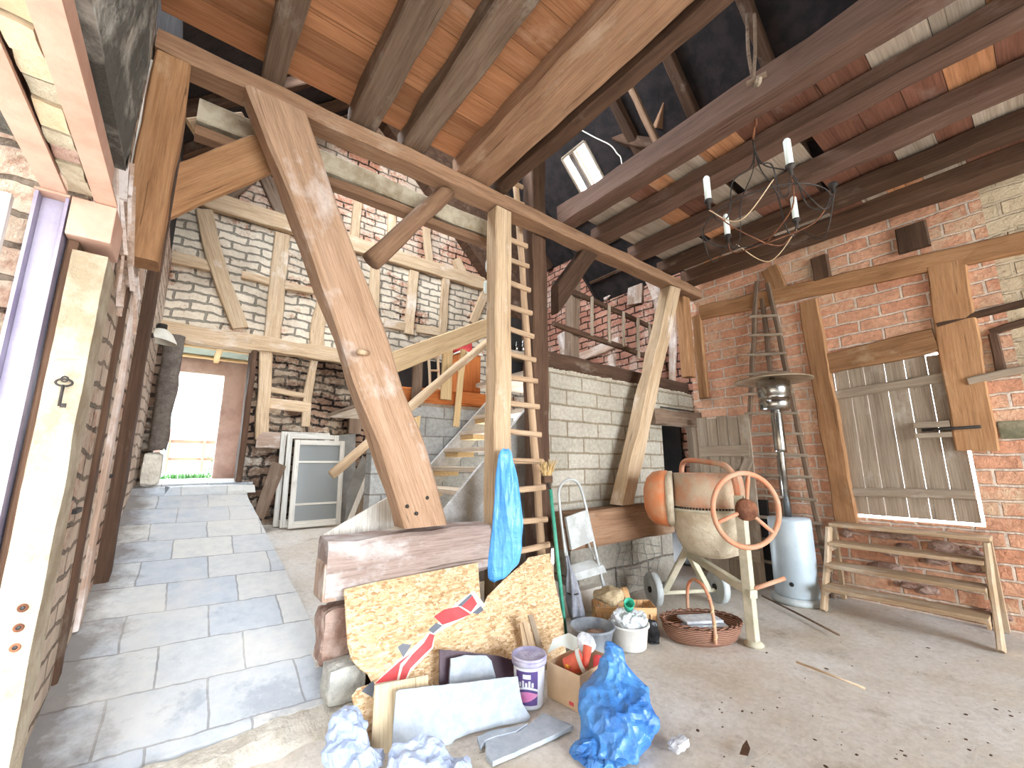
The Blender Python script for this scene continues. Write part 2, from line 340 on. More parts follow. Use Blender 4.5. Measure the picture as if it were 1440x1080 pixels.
DUSTSH=crumpled('dusty_clear_sheet',S(136,150,180),S(172,184,206),.4,7,.4)
STEEL=plain('lilac_painted_steel',S(136,128,150),S(160,154,172),3,.5,.1,.12,40); STEELP=plain('primer_steel',S(178,138,120),S(196,160,142),3,.6,.0,.12,40)
RUST=plain('rusty_metal',S(96,58,40),S(140,92,66),9,.8,.3,.4,40); IRON=plain('dark_iron',S(46,42,40),S(74,68,64),10,.7,.5,.3,30)
CHROME=plain('stainless_steel',S(190,190,188),S(150,148,144),5,.22,1,.03,20); GALV=plain('grey_blue_housing',S(168,182,192),S(184,196,204),3,.45,.15,.04,20)
DUSTM=plain('dusty_reflector',S(150,128,106),S(176,156,132),6,.6,.3,.1,20)
MIXO=plain('orange_mixer_paint',S(204,122,76),S(192,152,118),7,.6,0,.5,34,mask=(.4,.7)); MIXC=plain('cement_crust',S(186,170,146),S(208,198,176),6,.95,0,.9,26,bd=.015)
MIXP=plain('cement_crusted_orange_drum',S(190,142,114),S(182,162,138),5,.9,0,.9,30,bd=.015,mask=(.42,.58)); MIXR=plain('pink_orange_tube',S(206,132,98),S(186,150,124),5,.7,0,.3,40)
MIXL=plain('cement_grey_green_frame',S(178,174,152),S(200,192,172),6,.85,0,.5,40)
WHITEM=plain('white_wheel',S(196,204,206),S(170,176,176),4,.6,0,.2,30)
ALU=plain('dusty_white_ladder',S(196,200,200),S(168,170,168),6,.5,.2,.2,40); GREEN=plain('teal_pole',S(62,146,122),S(90,164,140),5,.45,0,.05,20)
PLB=plain('white_rough_board',S(160,170,182),S(176,184,194),14,.9,0,.8,60,bd=.006); PURP=plain('purple_brown_panel',S(62,42,54),S(84,62,74),7,.5,0,.2,40); CARD=plain('cardboard',S(204,178,148),S(214,190,160),4,.85,0,.05,20)
REDP=plain('red_paint',S(222,74,78),S(214,88,92),6,.6,0,.15,40); GREYP=plain('slate_paint',S(98,104,116),S(112,116,126),6,.6,0,.15,40); WHITEL=plain('white_line_paint',S(236,232,222),None,bump=0)
WICK=None
def wicker():
    m,nt,b=mat('wicker_weave'); g=G(nt); v=g.obj(); s=nt.nodes.new('ShaderNodeSeparateXYZ'); g.put(s.inputs[0],v)
    a=g.math('ARCTAN2',s.outputs[1],s.outputs[0]); st=g.math('SINE',g.math('MULTIPLY',a,34.)); ro=g.math('SINE',g.math('ADD',g.math('MULTIPLY',s.outputs[2],420.),g.math('MULTIPLY',g.math('SIGN',st),1.57)))
    h=g.math('ADD',g.math('MULTIPLY',ro,.5),g.math('MULTIPLY',g.math('ABSOLUTE',st),.4))
    col=g.ramp(h,[(.0,S(92,58,44)),(.45,S(168,118,94)),(.9,S(196,150,126))]); col=g.mix(.4,col,g.ramp(g.noise(v,14,4),[(.3,(.6,.6,.6,1)),(.7,(1,1,1,1))]),'MULTIPLY')
    g.put(b.inputs['Base Color'],col); b.inputs['Roughness'].default_value=.75; g.put(b.inputs['Normal'],g.bump(h,.9,.008)); return m
WICK=wicker()
BURLAP=plain('burlap',S(176,156,122),S(200,182,150),9,.95,0,.6,90); BUCKG=plain('grey_rubber',S(110,116,126),S(150,156,162),5,.7,0,.2,30); BUCKW=plain('white_bucket_plastic',S(206,206,202),S(224,222,216),5,.6,0,.1,30)
CHIP=wood('chip_wood',S(196,150,100),S(222,180,132),S(232,198,156),rnd=.08,bump=.2); CANDLE=plain('white_candle',S(226,236,232),None,rough=.5,bump=0); PAPER=plain('newspaper',S(190,196,206),S(220,224,230),16,.8,0,.5,30)
TERRA=plain('red_plastic_pot',S(222,92,72),S(232,120,96),5,.5,0,.05,20); TEALP=plain('teal_plastic',S(58,170,140),None,rough=.4,bump=0); YELL=plain('yellow_label',S(240,176,70),None,bump=0); DRY=plain('dry_straw',S(206,178,126),S(226,204,158),20,.8,0,.2,40)
STONE=plain('pitted_stone',S(176,176,170),S(204,202,194),16,.95,0,1.,40,bd=.02); STONEP=plain('pink_rubble',S(150,118,104),S(182,158,146),7,.95,0,1.,16,bd=.04)
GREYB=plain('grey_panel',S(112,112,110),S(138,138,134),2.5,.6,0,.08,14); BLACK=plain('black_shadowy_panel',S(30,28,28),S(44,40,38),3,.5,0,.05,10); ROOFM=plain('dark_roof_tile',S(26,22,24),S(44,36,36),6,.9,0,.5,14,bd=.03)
def glassm():
    m,nt,b=mat('dusty_pane'); b.inputs['Base Color'].default_value=S(150,154,154); b.inputs['Roughness'].default_value=.25; b.inputs['Transmission Weight'].default_value=.1; b.inputs['IOR'].default_value=1.2; b.inputs['Alpha'].default_value=.9; return m
PANE=glassm()
SKYG=plain('skylight_glass',S(235,240,245),None,rough=.1,bump=0)
# ================================================================== SETTING
XL,YB,XR,YF=-.43,6.7,5.9,3.0
def struct(o,name=None): o['kind']='structure'; return o
# ---- floors
bm=bmesh.new(); bmesh.ops.create_grid(bm,x_segments=70,y_segments=90,size=.5)
for v in bm.verts:
    v.co=Vector((-3+v.co.x*9.2+4.6,-8.1+(v.co.y+.5)*11.8,0)); v.co.z=.012*noise.noise(v.co*1.3)+.006*noise.noise(v.co*5)-.008
struct(link('floor',bm,FLOORM,smooth=True))
RZ=lambda y:.1+.3*(y-2.85)
def ramp():
    bm=bmesh.new(); n=26; top=[]; 
    for i in range(n+1):
        y=2.66+(6.25-2.66)*i/n; xr=.955-.07*min(1,(y-2.66)/.8)-.26*max(0,(y-3.3))/2.9+.012*noise.noise(Vector((0,y*4,0)))
        row=[]
        for k in range(13):
            x=-.8+(xr+.8)*k/12; yy=y+(.11*(x+.43)/1.3 if i==0 else 0)+(.025*noise.noise(Vector((x*6,3,1))) if i==0 else 0); row.append(Vector((x,yy,RZ(y)+.006*noise.noise(Vector((x*3,y*3,2)))-(.02 if i==0 else 0))))
        top.append(row)
    vs=[[bm.verts.new(p) for p in r] for r in top]; lo=[[bm.verts.new((p.x,p.y,-.3)) for p in r] for r in top]
    for i in range(n):
        for k in range(12): bm.faces.new((vs[i][k],vs[i][k+1],vs[i+1][k+1],vs[i+1][k]))
        bm.faces.new((vs[i][12],lo[i][12],lo[i+1][12],vs[i+1][12]))
    for k in range(12):
        bm.faces.new((vs[0][k],vs[0][k+1],lo[0][k+1],lo[0][k])); bm.faces.new((vs[n][k],vs[n][k+1],lo[n][k+1],lo[n][k]))
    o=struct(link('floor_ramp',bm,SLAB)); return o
ramp()
# broken kerb of concrete along the ramp's foot
bm=bmesh.new(); rs=[]
for i in range(40):
    t=i/39; x=-.42+1.42*t; y=2.60+.14*t+.03*noise.noise(Vector((t*9,1,0))); h=.055+.02*noise.noise(Vector((t*14,5,0))); d=.09+.05*noise.noise(Vector((t*11,8,2)))
    rs.append([Vector((x,y-d,-.02)),Vector((x,y-d*.7,h*.6)),Vector((x,y,h+.012)),Vector((x,y+.09,h+.03)),Vector((x,y+.12,-.02))])
rings(bm,rs); struct(link('trim_1',bm,plain('crumbling_kerb',S(176,168,154),S(200,194,182),12,.95,0,.9,40,bd=.02)))
# raised floor beyond the sill beam
FR=lambda y:.2+.115*(y-3.1)
def slopefloor():
    bm=bmesh.new(); n=20; vs=[]
    for i in range(n+1):
        y=3.08+(YB+.1-3.08)*i/n; vs.append([bm.verts.new((x,y,FR(y)+.012*noise.noise(Vector((x*3,y*3,7))))) for x in [(.8 if y<4.2 else .7 if y<5 else .5)+(2.75)*k/14 for k in range(15)]])
    for i in range(n):
        for k in range(14): bm.faces.new((vs[i][k],vs[i][k+1],vs[i+1][k+1],vs[i+1][k]))
    lo=[bm.verts.new((v.co.x,v.co.y,-.1)) for v in vs[0]]
    for k in range(14): bm.faces.new((vs[0][k],vs[0][k+1],lo[k+1],lo[k]))
    return struct(link('floor_raised',bm,FLOORM,smooth=False))
slopefloor()
# landing of broken slabs in the back doorway
bm=bmesh.new()
for (x0,x1,y0,y1,z) in ((-.5,-.13,6.2,6.62,1.165),(-.12,.27,6.15,6.6,1.172),(.28,.72,6.22,6.62,1.168),(-.5,.08,6.63,7.3,1.185),(.09,.74,6.63,7.32,1.19),(-.6,.9,7.33,8.6,1.19)):
    vs=box(bm,x0,x1,y0,y1,z-.09,z)
    for v in vs: v.co+=Vector((R.uniform(-.03,.03),R.uniform(-.02,.02),R.uniform(-.006,.006)))
box(bm,-.6,.66,6.25,8.6,.7,1.1)
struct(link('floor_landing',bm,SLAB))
# ---- left wall
LW=empty('wall_left',(XL,4,0),None,None); LW['kind']='structure'
def wbox(name,mat_,par,*bs):
    bm=bmesh.new()
    for b in bs: box(bm,*b)
    return link(name,bm,mat_,par)
wbox('brickwork',BRL,LW,(-.85,XL,2.25,8.6,-.2,4.02))
wbox('shade_boarding',ROOFM,LW,(-.85,XL-.02,2.25,8.6,4.02,5.25))  # dark sheet above the brickwork paints the unlit wall top
wbox('plaster_panel',PLAST,LW,(-.85,-.31,-8.1,2.06,2.565,5.25),(-.85,-.31,-8.1,-2.3,-.2,2.56))
def bulge():
    bm=bmesh.new(); vs=[]
    for i in range(25):
        y=.7+1.38*i/24; r=[]
        for k in range(13):
            z=2.58+1.3*k/12; e=min(1,(24-i)/3)*min(1,k/3)*min(1,(12-k)/2+.05)
            r.append(bm.verts.new((-.31+e*(.03+.035*noise.noise(Vector((y*2.2,z*2,3)))+.02*noise.noise(Vector((y*7,z*7,3)))),y,z)))
        vs.append(r)
    for i in range(24):
        for k in range(12): bm.faces.new((vs[i][k],vs[i][k+1],vs[i+1][k+1],vs[i+1][k]))
    return link('plaster_render',bm,PLAST,LW,smooth=True)
bulge()
beam('timber_post',(XL+.02,4.52,.45),(XL+.02,4.52,4.2),.17,.12,OAKD,LW,up=(1,0,0))
beam('plank_upright',(XL+.01,3.93,.42),(XL+.01,3.93,3.1),.12,.04,OAKW,LW,up=(1,0,0))
beam('timber_post',(XL+.0,3.5,.25),(XL+.0,3.5,3.2),.1,.05,OAKD,LW,up=(1,0,0))
beam('head_post',(-.33,3.0,2.55),(-.33,3.0,3.86),.17,.17,OAKR,LW,up=(0,1,0),wob=.012)
beam('painted_strip',(-.425,2.96,2.75),(-.425,2.96,3.8),.06,.03,WPAINT,LW,up=(0,-1,0))
for y,z in ((4.25,1.35),(3.2,1.2),(5.6,2.75),(5.0,2.2)): boxo('iron_cramp',(XL-.02,XL+.02,y-.07,y+.07,z-.012,z+.012),IRON,LW)
# splintered laths at the broken top of the jamb
bm=bmesh.new()
for i in range(34):
    a=Vector((XL+.01+R.uniform(0,.05),2.3+R.uniform(0,1.1),2.95-R.uniform(0,.35))); b=a+Vector((R.uniform(-.02,.05),R.uniform(-.08,.1),-R.uniform(.15,.5))); m=frame(b-a); w=R.uniform(.006,.02)
    rings(bm,[[p+m@Vector((x*w,0,z*w*.6)) for x,z in ((-1,-1),(1,-1),(1,1),(-1,1))] for p in (a,b)])
link('splintered_laths',bm,OAKW,LW)
# ---- back wall
BW=empty('wall_back',(2.5,YB,.5),None,None); BW['kind']='structure'
DX0,DX1,DZ=-.33,.62,3.09
wbox('lower_masonry',BRLOW,BW,(-.8,DX0,YB,YB+.26,-.2,DZ),(DX1,6.2,YB,YB+.26,-.2,1.75))
wbox('brick_infill',BRB,BW,(-.8,6.2,YB,YB+.26,DZ,5.12),(2.6,6.2,YB,YB+.26,1.75,DZ))
wbox('sooty_brickwork',BRDK,BW,(DX1,2.6,YB,YB+.26,1.75,DZ))
bm=bmesh.new(); f=bm.faces.new([bm.verts.new(p) for p in ((-.8,YB,5.12),(6.2,YB,5.12),(5.05,YB,5.2),(5.05,YB,6.4),(2.22,YB,8.6),(-.8,YB,5.13))])
r=bmesh.ops.extrude_face_region(bm,geom=[f]); bmesh.ops.translate(bm,verts=[e for e in r['geom'] if isinstance(e,bmesh.types.BMVert)],vec=(0,.26,0)); link('gable_brickwork',bm,BRB_U,BW)
yb=YB-.015
def bt(name,a,b,w,m=PALE,dep=.1,bend=(0,0),wob=.014):
    A=P(*a,y=yb); B=P(*b,y=yb); return beam(name,A,B,w,dep,m,BW,up=(0,-1,0),bend=bend,wob=wob)
bt('wall_rail',(246,268),(705,408),.26,PALE,.14)
bt('door_lintel',(214,463),(600,520),.22,PALE,.2,wob=.02)
for a,b,w,bd in (((288,296),(338,462),.2,.05),((397,330),(382,478),.22,0),((455,425),(446,490),.2,.04),((527,375),(523,470),.16,0),((582,382),(574,470),.17,0),((626,390),(622,470),.15,0),((684,408),(664,455),.18,0)):
    bt('wall_stud',a,b,w,PALE,.09,(bd,0))
for a,b,w in (((318,278),(372,234),.15),((372,250),(402,312),.19),((507,250),(497,338),.15),((553,265),(549,350),.15),((599,322),(603,368),.14),((437,215),(428,315),.15),((640,365),(655,395),.2)): bt('gable_stud',a,b,w,OAKG if a[0]<480 else PALE,.09)
for a,b,w in (((241,362),(300,376),.16),((340,386),(382,398),.12),((400,402),(440,410),.12),((540,454),(576,462),.15),((585,462),(624,468),.15)): bt('nogging',a,b,w,PALE,.06)
bt('wall_stud',(374,492),(367,618),.16,PALE,.12); bt('wall_stud',(442,508),(430,600),.12,PALE,.08,(.03,0)); bt('wall_stud',(503,540),(498,610),.2,OAKG,.08)
bt('nogging',(372,566),(436,574),.15,PALE,.08); bt('nogging',(360,618),(396,620),.24,OAKW,.14); bt('nogging',(378,548),(432,556),.08,PALE,.06)
# reveal, passage and outer door beyond the back doorway
PW=empty('wall_passage',(.15,7.6,1.19),None,None); PW['kind']='structure'
YD=8.35
ox0,ox1=P(231,600,y=YD).x,P(307,600,y=YD).x; oz1=P(270,524,y=YD).z
wbox('passage_render',PINKP,PW,(-.85,-.42,YB+.26,YD,1.0,3.15),(.72,1.1,YB+.26,YD,1.0,3.15),(-.8,ox0,YD,YD+.2,.9,3.4),(ox1,1.1,YD,YD+.2,.9,3.4),(ox0,ox1,YD,YD+.2,oz1,3.4))
beam('door_jamb',(DX1-.03,YB+.06,1.2),(DX1-.03,YB+.06,DZ),.07,.34,OAKD,PW,up=(0,1,0),wob=.01)
wbox('ceiling_board',plain('pale_green_board',S(150,168,160),S(176,190,182),3,.8,0,.05,9),PW,(-.5,.8,YB+.26,YD,3.12,3.15))
for k in range(2): beam('ceiling_lath',(-.42,7.35+.75*k,3.095),(.72,7.35+.75*k,3.095),.1,.04,PINE,PW)
beam('ceiling_lath',(.22,YB+.3,3.09),(.22,YD,3.09),.08,.04,PINE,PW)
D1=empty('door_1',(ox0+.02,YD+.2,1.19),'pale outer door leaf with teal bars swung open at the passage end','door'); D1['kind']='structure'
TEALW=plain('teal_grey_paint',S(130,168,170),S(170,196,196),3,.6,0,.1,20)
for k in range(5): beam('door_bar',(ox0+.03,YD+.25+.2*k,1.22),(ox0+.03,YD+.25+.2*k,oz1-.04),.04,.05,TEALW,D1,wob=0)
for z in (1.25,1.9,oz1-.06): beam('door_rail',(ox0+.03,YD+.2,z),(ox0+.03,YD+1.1,z),.03,.07,TEALW,D1,wob=0)
# ---- right wall with the door opening
dy0,dy1,dz0,dz1=.50,1.60,.86,2.58
RW=empty('wall_right',(XR,1,0),None,None); RW['kind']='structure'
wbox('brickwork',BRR,RW,(XR,XR+.25,.1,dy0,-.2,4.35),(XR,XR+.25,dy1,3.2,-.2,4.35),(XR,XR+.25,dy0,dy1,-.2,dz0),(XR,XR+.25,dy0,dy1,dz1,4.35))
wbox('dusty_brickwork',BRR2,RW,(XR,XR+.25,-8.1,.1,-.2,4.35))
wbox('loft_brickwork',BRRB,RW,(XR,XR+.25,3.2,YB+.2,-.2,5.62))
xr=XR-.01
def rt(name,a,b,w,m=OAKR,dep=.09,bend=(0,0)):
    return beam(name,P(*a,x=xr),P(*b,x=xr),w,dep,m,RW,up=(-1,0,0),bend=bend,wob=.012)
rt('wall_rail',(985,441),(1460,337),.21); rt('wall_post',(1137,424),(1192,738),.2)
rt('wall_post',(1330,372),(1374,634),.29); rt('door_head',(1158,514),(1316,478),.24)
rt('corner_post',(980,445),(992,560),.14); rt('short_stud',(1152,362),(1157,394),.17,OAKD); rt('short_stud',(1280,318),(1287,352),.24,OAKD); rt('short_stud',(1082,378),(1096,412),.2,OAKR)
rt('shelf_ledge',(1362,536),(1460,516),.07,GREYW,.16); rt('iron_bracket',(1396,470),(1408,522),.07,OAKD,.05); rt('iron_bracket',(1392,468),(1450,452),.07,OAKD,.05); rt('wall_rail',(1318,458),(1450,424),.06,OAKD,.1)  # thin last rail is a dark strip painting the shade of a gap
for a,b,w in (((808,392),(802,505),.2),((845,392),(856,420),.16),((898,365),(893,428),.3),((855,395),(905,372),.2),((812,505),(872,480),.18),((860,500),(862,520),.14),((872,300),(925,420),.12),((925,395),(928,500),.12),((948,440),(946,540),.1),((790,470),(800,520),.2)): rt('loft_stud',a,b,w,OAKW)
boxo('plaster_patch',(XR-.03,XR+.01,-.6,.3,1.66,1.82),plain('mossy_patch',S(110,106,84),S(150,140,116),6,.95,0,.8,20),RW,bev=.01)
# ragged stones at the wall foot
bm=bmesh.new()
for i in range(26):
    y=R.uniform(-.3,1.6); z=R.uniform(.02,.72); s=Vector((.05,R.uniform(.06,.16),R.uniform(.03,.07))); c=Vector((XR-.01,y,z))
    vs=bmesh.ops.create_icosphere(bm,subdivisions=2,radius=1)['verts']
    for v in vs: v.co=c+Vector((v.co.x*s.x,v.co.y*s.y,v.co.z*s.z))*(1+.35*noise.noise(v.co*2+c*3))
link('rubble_facing',bm,STONEP,RW,smooth=False)
# ---- plank door in the right wall
D2=empty('door_2',(XR,1.05,dz0),'weathered grey plank door with iron bolt and daylight in its gaps','door'); D2['kind']='structure'
ed=[1.575,1.475,1.34,1.2,1.02,.86,.69,.525]
for i in range(7):
    a,b=ed[i],ed[i+1]; g=.0032 if i in (0,1,3,5) else .0014
    boxo('door_plank',(XR+.02,XR+.05,b+g,a-g,dz0+.03,dz1-.055+.012*(i%3)),GREYW,D2,bev=.003)
beam('door_batten',(XR+.0,1.62,2.2),(XR+.0,.53,2.29),.06,.1,GREYW,D2); beam('door_batten',(XR+.0,1.58,1.12),(XR+.0,.53,1.15),.05,.09,GREYW,D2)
bl=empty('door_bolt',(XR-.02,.62,1.78),None,None); setpar(bl,D2)
boxo('bolt_block',(XR-.05,XR+.02,.60,.86,1.79,1.85),GREYW,bl); boxo('bolt_block',(XR-.05,XR+.02,.60,.86,1.69,1.74),GREYW,bl); tube('bolt_bar',[(XR-.075,.8,1.765),(XR-.075,.40,1.775)],.014,IRON,bl)
# ---- front wall (behind the viewer) with an opening added and sized for even fill light
GX0,GX1,GZ=-.2,5.8,4.1
FW=empty('wall_front',(2.7,-8,0),None,None); FW['kind']='structure'
wbox('brickwork',BRB,FW,(-.9,GX0,-8.15,-7.9,-.2,8),(GX1,6.2,-8.15,-7.9,-.2,8),(GX0,GX1,-8.15,-7.9,GZ,8))
# ---- concrete block wall of the store with its doorway
WB=empty('wall_block',(3.8,3.3,0),None,None); WB['kind']='structure'
wx0=2.93; wx1=P(933,640,y=3.22).x; wx2=P(976,640,y=3.24).x-.03
wbox('blockwork',BLOCK,WB,(wx0,wx1,3.22,3.42,.6,2.44),(wx1,XR,3.22,3.42,2.2,2.44))
wbox('pier_blocks',BLOCKX,WB,(3.2,wx1,3.17,3.42,-.1,.6))
bm=bmesh.new()
for i in range(46):
    x=wx0+.04+(XR-wx0-.1)*i/46; vs=bmesh.ops.create_icosphere(bm,subdivisions=1,radius=1)['verts']; s=(R.uniform(.04,.08),R.uniform(.06,.1),R.uniform(.015,.035))
    for v in vs: v.co=Vector((x+v.co.x*s[0],3.3+v.co.y*s[1],2.45+v.co.z*s[2]+.0))
link('mortar_bed',bm,plain('mortar',S(176,164,144),S(198,188,168),12,.95,0,.8,30),WB)
beam('wall_plate',(wx0,3.34,2.56),(XR-.02,3.34,2.52),.16,.2,OAKD,WB,wob=.012)
beam('door_lintel',P(916,586,y=3.16)+Vector((0,.05,0)),P(1002,592,y=3.16)+Vector((0,.05,0)),.22,.2,OAKG,WB,wob=.016)
beam('door_jamb',(wx2+.03,3.24,0),(wx2+.03,3.24,2.12),.16,.1,GREYW,WB,up=(0,1,0))
wbox('store_shade',BLACK,WB,(wx1-.3,XR,4.3,4.4,0,2.4),(XR-.05,XR-.01,3.43,4.3,0,2.4),(wx1-.1,wx1-.02,3.43,4.3,0,2.3))  # black sheets inside the store paint its doorway's shade
# ---- grey block wall by the stair and the loft
WG=empty('wall_stair',(2.6,4.62,.4),None,None); WG['kind']='structure'
wbox('blockwork',BLOCKG,WG,(1.62,3.6,4.62,4.8,.3,2.12))
LF=empty('floor_loft',(4,5.5,2.3),None,None); LF['kind']='structure'
wbox('loft_boards',GREYW,LF,(1.62,XR,4.66,YB,2.12,2.17),(2.98,XR,3.42,4.66,2.44,2.49))
wbox('loft_shade_sheet',BLACK,WG,(2.0,3.5,5.75,5.8,2.18,3.0))  # black sheet added so the loft opening reads as shaded
# ---- tie beams' ceilings
CL=empty('ceiling',(1,0,4.24),None,None); CL['kind']='structure'
y=2.99; i=0
while y>-3.0:
    w=R.uniform(.2,.3); bm=bmesh.new(); e=R.uniform(-.05,.05)
    box(bm,.004,w,-1.33,1.3+R.uniform(-.03,.02),4.195,4.22)
    link('ceiling_board',bm,BOARDO,CL,Matrix.Translation((.9,y,0))@Matrix.Rotation(-math.pi/2,4,'Z')); y-=w; i+=1
CR=empty('ceiling_right',(4.4,0,4.2),None,None); CR['kind']='structure'
xs=[3.0,3.62,4.32,4.97,XR]
for k in range(4):
    y=2.95
    while y>-3.0:
        w=R.uniform(.2,.34); t=R.random(); m=BOARDW if t<(.42 if y>1.2 else .2) else (BOARDO if t>.75 else BOARDR)
        if R.random()<.07 and y>.5 and y<2.6: y-=w*.3
        bm=bmesh.new(); box(bm,-w/2+.004,w/2,-(xs[k+1]-xs[k])/2,(xs[k+1]-xs[k])/2-.004,-.012,.012); link('ceiling_board',bm,m,CR,Matrix.Translation(((xs[k]+xs[k+1])/2,y-w/2,4.215+R.uniform(0,.008)))@Matrix.Rotation(-math.pi/2,4,'Z')); y-=w
# ---- roof: two slopes with a skylight and an added unseen opening
RF=empty('roof',(2,2,7.7),None,None); RF['kind']='structure'
ZR=lambda x:10.32-x; ZLf=lambda x:5.85+x; RX=(10.32-5.85)/2
nR=Vector((1,0,1)).normalized(); oR=Vector((4,0,ZR(4)))
c4=[Pn(u,v,oR,nR) for u,v in ((795,218),(828,204),(852,264),(822,284))]
sy0=min(p.y for p in c4)+.03; sy1=max(p.y for p in c4)-.03; sx0=min(p.x for p in c4)+.02; sx1=max(p.x for p in c4)-.02
def slope(name,fz,quads,m=ROOFM):
    bm=bmesh.new()
    for x0,x1,y0,y1 in quads:
        vs=[bm.verts.new((x,y,fz(x)+dz)) for dz in (0,.1) for x,y in ((x0,y0),(x1,y0),(x1,y1),(x0,y1))]
        for f in ((0,1,2,3),(4,5,6,7),(0,1,5,4),(1,2,6,5),(2,3,7,6),(3,0,4,7)): bm.faces.new([vs[i] for i in f])
    return link(name,bm,m,RF)
YS=sy1+.75; ZR2=lambda x:ZR(x)+1.25
slope('roof_slope',ZR2,[(RX-.7,6.4,YS,YB+.4)])
bm=bmesh.new(); rings(bm,[[Vector((x,yy,ZR(x)+d)) for d,yy in ((-.1,YS),(1.35,YS),(1.35,YS+.05),(-.1,YS+.05))] for x in (1.4,6.4)]); link('roof_step_boarding',bm,ROOFM,RF)
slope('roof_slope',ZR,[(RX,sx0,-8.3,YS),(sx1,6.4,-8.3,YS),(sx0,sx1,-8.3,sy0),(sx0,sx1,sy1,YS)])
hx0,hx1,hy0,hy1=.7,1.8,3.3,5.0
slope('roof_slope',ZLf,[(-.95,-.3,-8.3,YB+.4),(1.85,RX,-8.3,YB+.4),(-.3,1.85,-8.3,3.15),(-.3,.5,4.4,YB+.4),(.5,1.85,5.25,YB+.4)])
for y in (-.6,.35,1.3,2.15,2.95,4.4,5.4,6.2):
    yo=1.25 if y>4 else 0; beam('rafter',(5.85,y,ZR(5.85)-.09+yo),(RX,y,ZR(RX)-.09+yo),.12,.14,OAKD,RF,up=(1,0,1))
    if not 3.2<y<5.2: beam('rafter',(-.5,y,ZLf(-.5)-.09),(RX,y,ZLf(RX)-.09),.12,.14,OAKD,RF,up=(-1,0,1))
bm=bmesh.new(); rings(bm,[[Vector((x,yy,ZR(x)-d)) for d,yy in ((-1.2,6.45),(.78,6.45),(.78,6.68),(-1.2,6.68))] for x in (1.6,6.0)]); link('verge_boarding',bm,OAKD,RF)
for k in range(9):
    x=2.7+.36*k
    if sx0-.1<x<sx1+.1: continue
    beam('roof_lath',(x,-2.5,ZR(x)-.02),(x,YS,ZR(x)-.02),.05,.03,OAKD,RF,up=(1,0,1))
WS=empty('window_1',((sx0+sx1)/2,(sy0+sy1)/2,ZR((sx0+sx1)/2)),'bright roof skylight with slim frame and bars','skylight'); WS['kind']='structure'
def rb(y0,x0,y1,x1,w=.04,h=.08,n='skylight_frame'): return beam(n,(x0,y0,ZR(x0)+.02),(x1,y1,ZR(x1)+.02),w,h,GREYW,WS,up=(1,0,1),wob=0)
rb(sy0,sx0,sy0,sx1);rb(sy1,sx0,sy1,sx1);rb(sy0,sx0,sy1,sx0);rb(sy0,sx1,sy1,sx1); rb((sy0*.45+sy1*.55),sx0,(sy0*.45+sy1*.55),sx1,.035,.05,'glazing_bar')
mg,ntg,bg=mat('skylight_pane'); bg.inputs['Base Color'].default_value=(1,1,1,1); bg.inputs['Alpha'].default_value=.12; bg.inputs['Roughness'].default_value=.1
bm=bmesh.new(); vs=[bm.verts.new((x,y,ZR(x)+.04)) for x,y in ((sx0,sy0),(sx1,sy0),(sx1,sy1),(sx0,sy1))]; bm.faces.new(vs); link('skylight_pane',bm,mg,WS)
WS2=empty('roof_fill_opening',(1.2,4.8,ZLf(1.2)),None,None); WS2['kind']='structure'  # unseen opening added in the roof to light the back wall
bm=bmesh.new(); vs=[bm.verts.new((x,y,ZLf(x)+.05)) for x,y in ((-.3,3.15),(1.85,3.15),(1.85,5.25),(.5,5.25),(.5,4.4),(-.3,4.4))]; bm.faces.new(vs); link('roof_fill_pane',bm,mg,WS2)
YWL=empty('wall_sky_blocker',(-3.8,-1,0),None,None); YWL['kind']='structure'  # unseen wall added to block sky light at the side gate
wbox('sky_blocker',plain('sky_blocker_render',S(150,136,118),S(178,164,146),2,.95,0,.3,6),YWL,(-4.2,-3.8,-9,3.2,-.2,5.2))
# ---- outside: yard, lawn, fence, house
bm=bmesh.new(); box(bm,-40,-.86,-40,30,-.3,-.02); box(bm,-.86,60,-40,-8.16,-.3,-.02); struct(link('ground_yard',bm,plain('yard_paving',S(170,164,152),S(190,184,172),2,.9,0,.2,8)))
bm=bmesh.new(); box(bm,-6,12,YD+.2,60,.9,1.14); struct(link('ground_garden',bm,plain('garden_path',S(186,180,166),S(206,200,188),2,.95,0,.2,8)))
bm=bmesh.new()
for i in range(2600):
    x=R.uniform(-1.2,2.2); y=YD+.5+R.random()**1.4*3.5; h=R.uniform(.05,.16); a=R.uniform(0,6.28); w=.012
    p=Vector((x,y,1.13)); d=Vector((math.cos(a),math.sin(a),0)); t=p+Vector((R.uniform(-.05,.05),R.uniform(-.05,.05),h))
    bm.faces.new([bm.verts.new(q) for q in (p-d*w,p+d*w,t)])
g_=link('grass',bm,plain('fresh_grass',S(14,54,8),S(30,80,16),8,.8,bump=0)); tag(g_,'bright green grass growing just beyond the back doorway','grass',kind='stuff')
FE=empty('garden_fence',(1,17,1.1),'low pale slatted fence seen far off through the back doorway','fence')
for k in range(9): boxo('fence_post',(-3.2+.9*k,-3.12+.9*k,17,17.08,1.1,2.15),OAKD,FE)
for z in (1.5,2.05): boxo('fence_rail',(-3.4,5,17.09,17.13,z,z+.1),OAKD,FE)
HO=empty('house',(1.6,34,1),'distant house with reddish roof seen through the back doorway','house')
boxo('house_wall',(-2,5.4,34,40,.9,2.6),plain('far_render',S(120,96,84),S(134,110,98),3),HO)
bm=bmesh.new(); rings(bm,[[Vector((x,33.6,2.55)),Vector((x,40.4,2.55)),Vector((x,37,4.3))] for x in (-2.4,5.8)]); link('house_roof',bm,plain('clay_roof',S(70,26,16),S(84,40,28),3),HO)
BU=plain('shrub_leaf',S(20,50,14),S(40,76,24),8,.8,bump=.5); bm=bmesh.new()
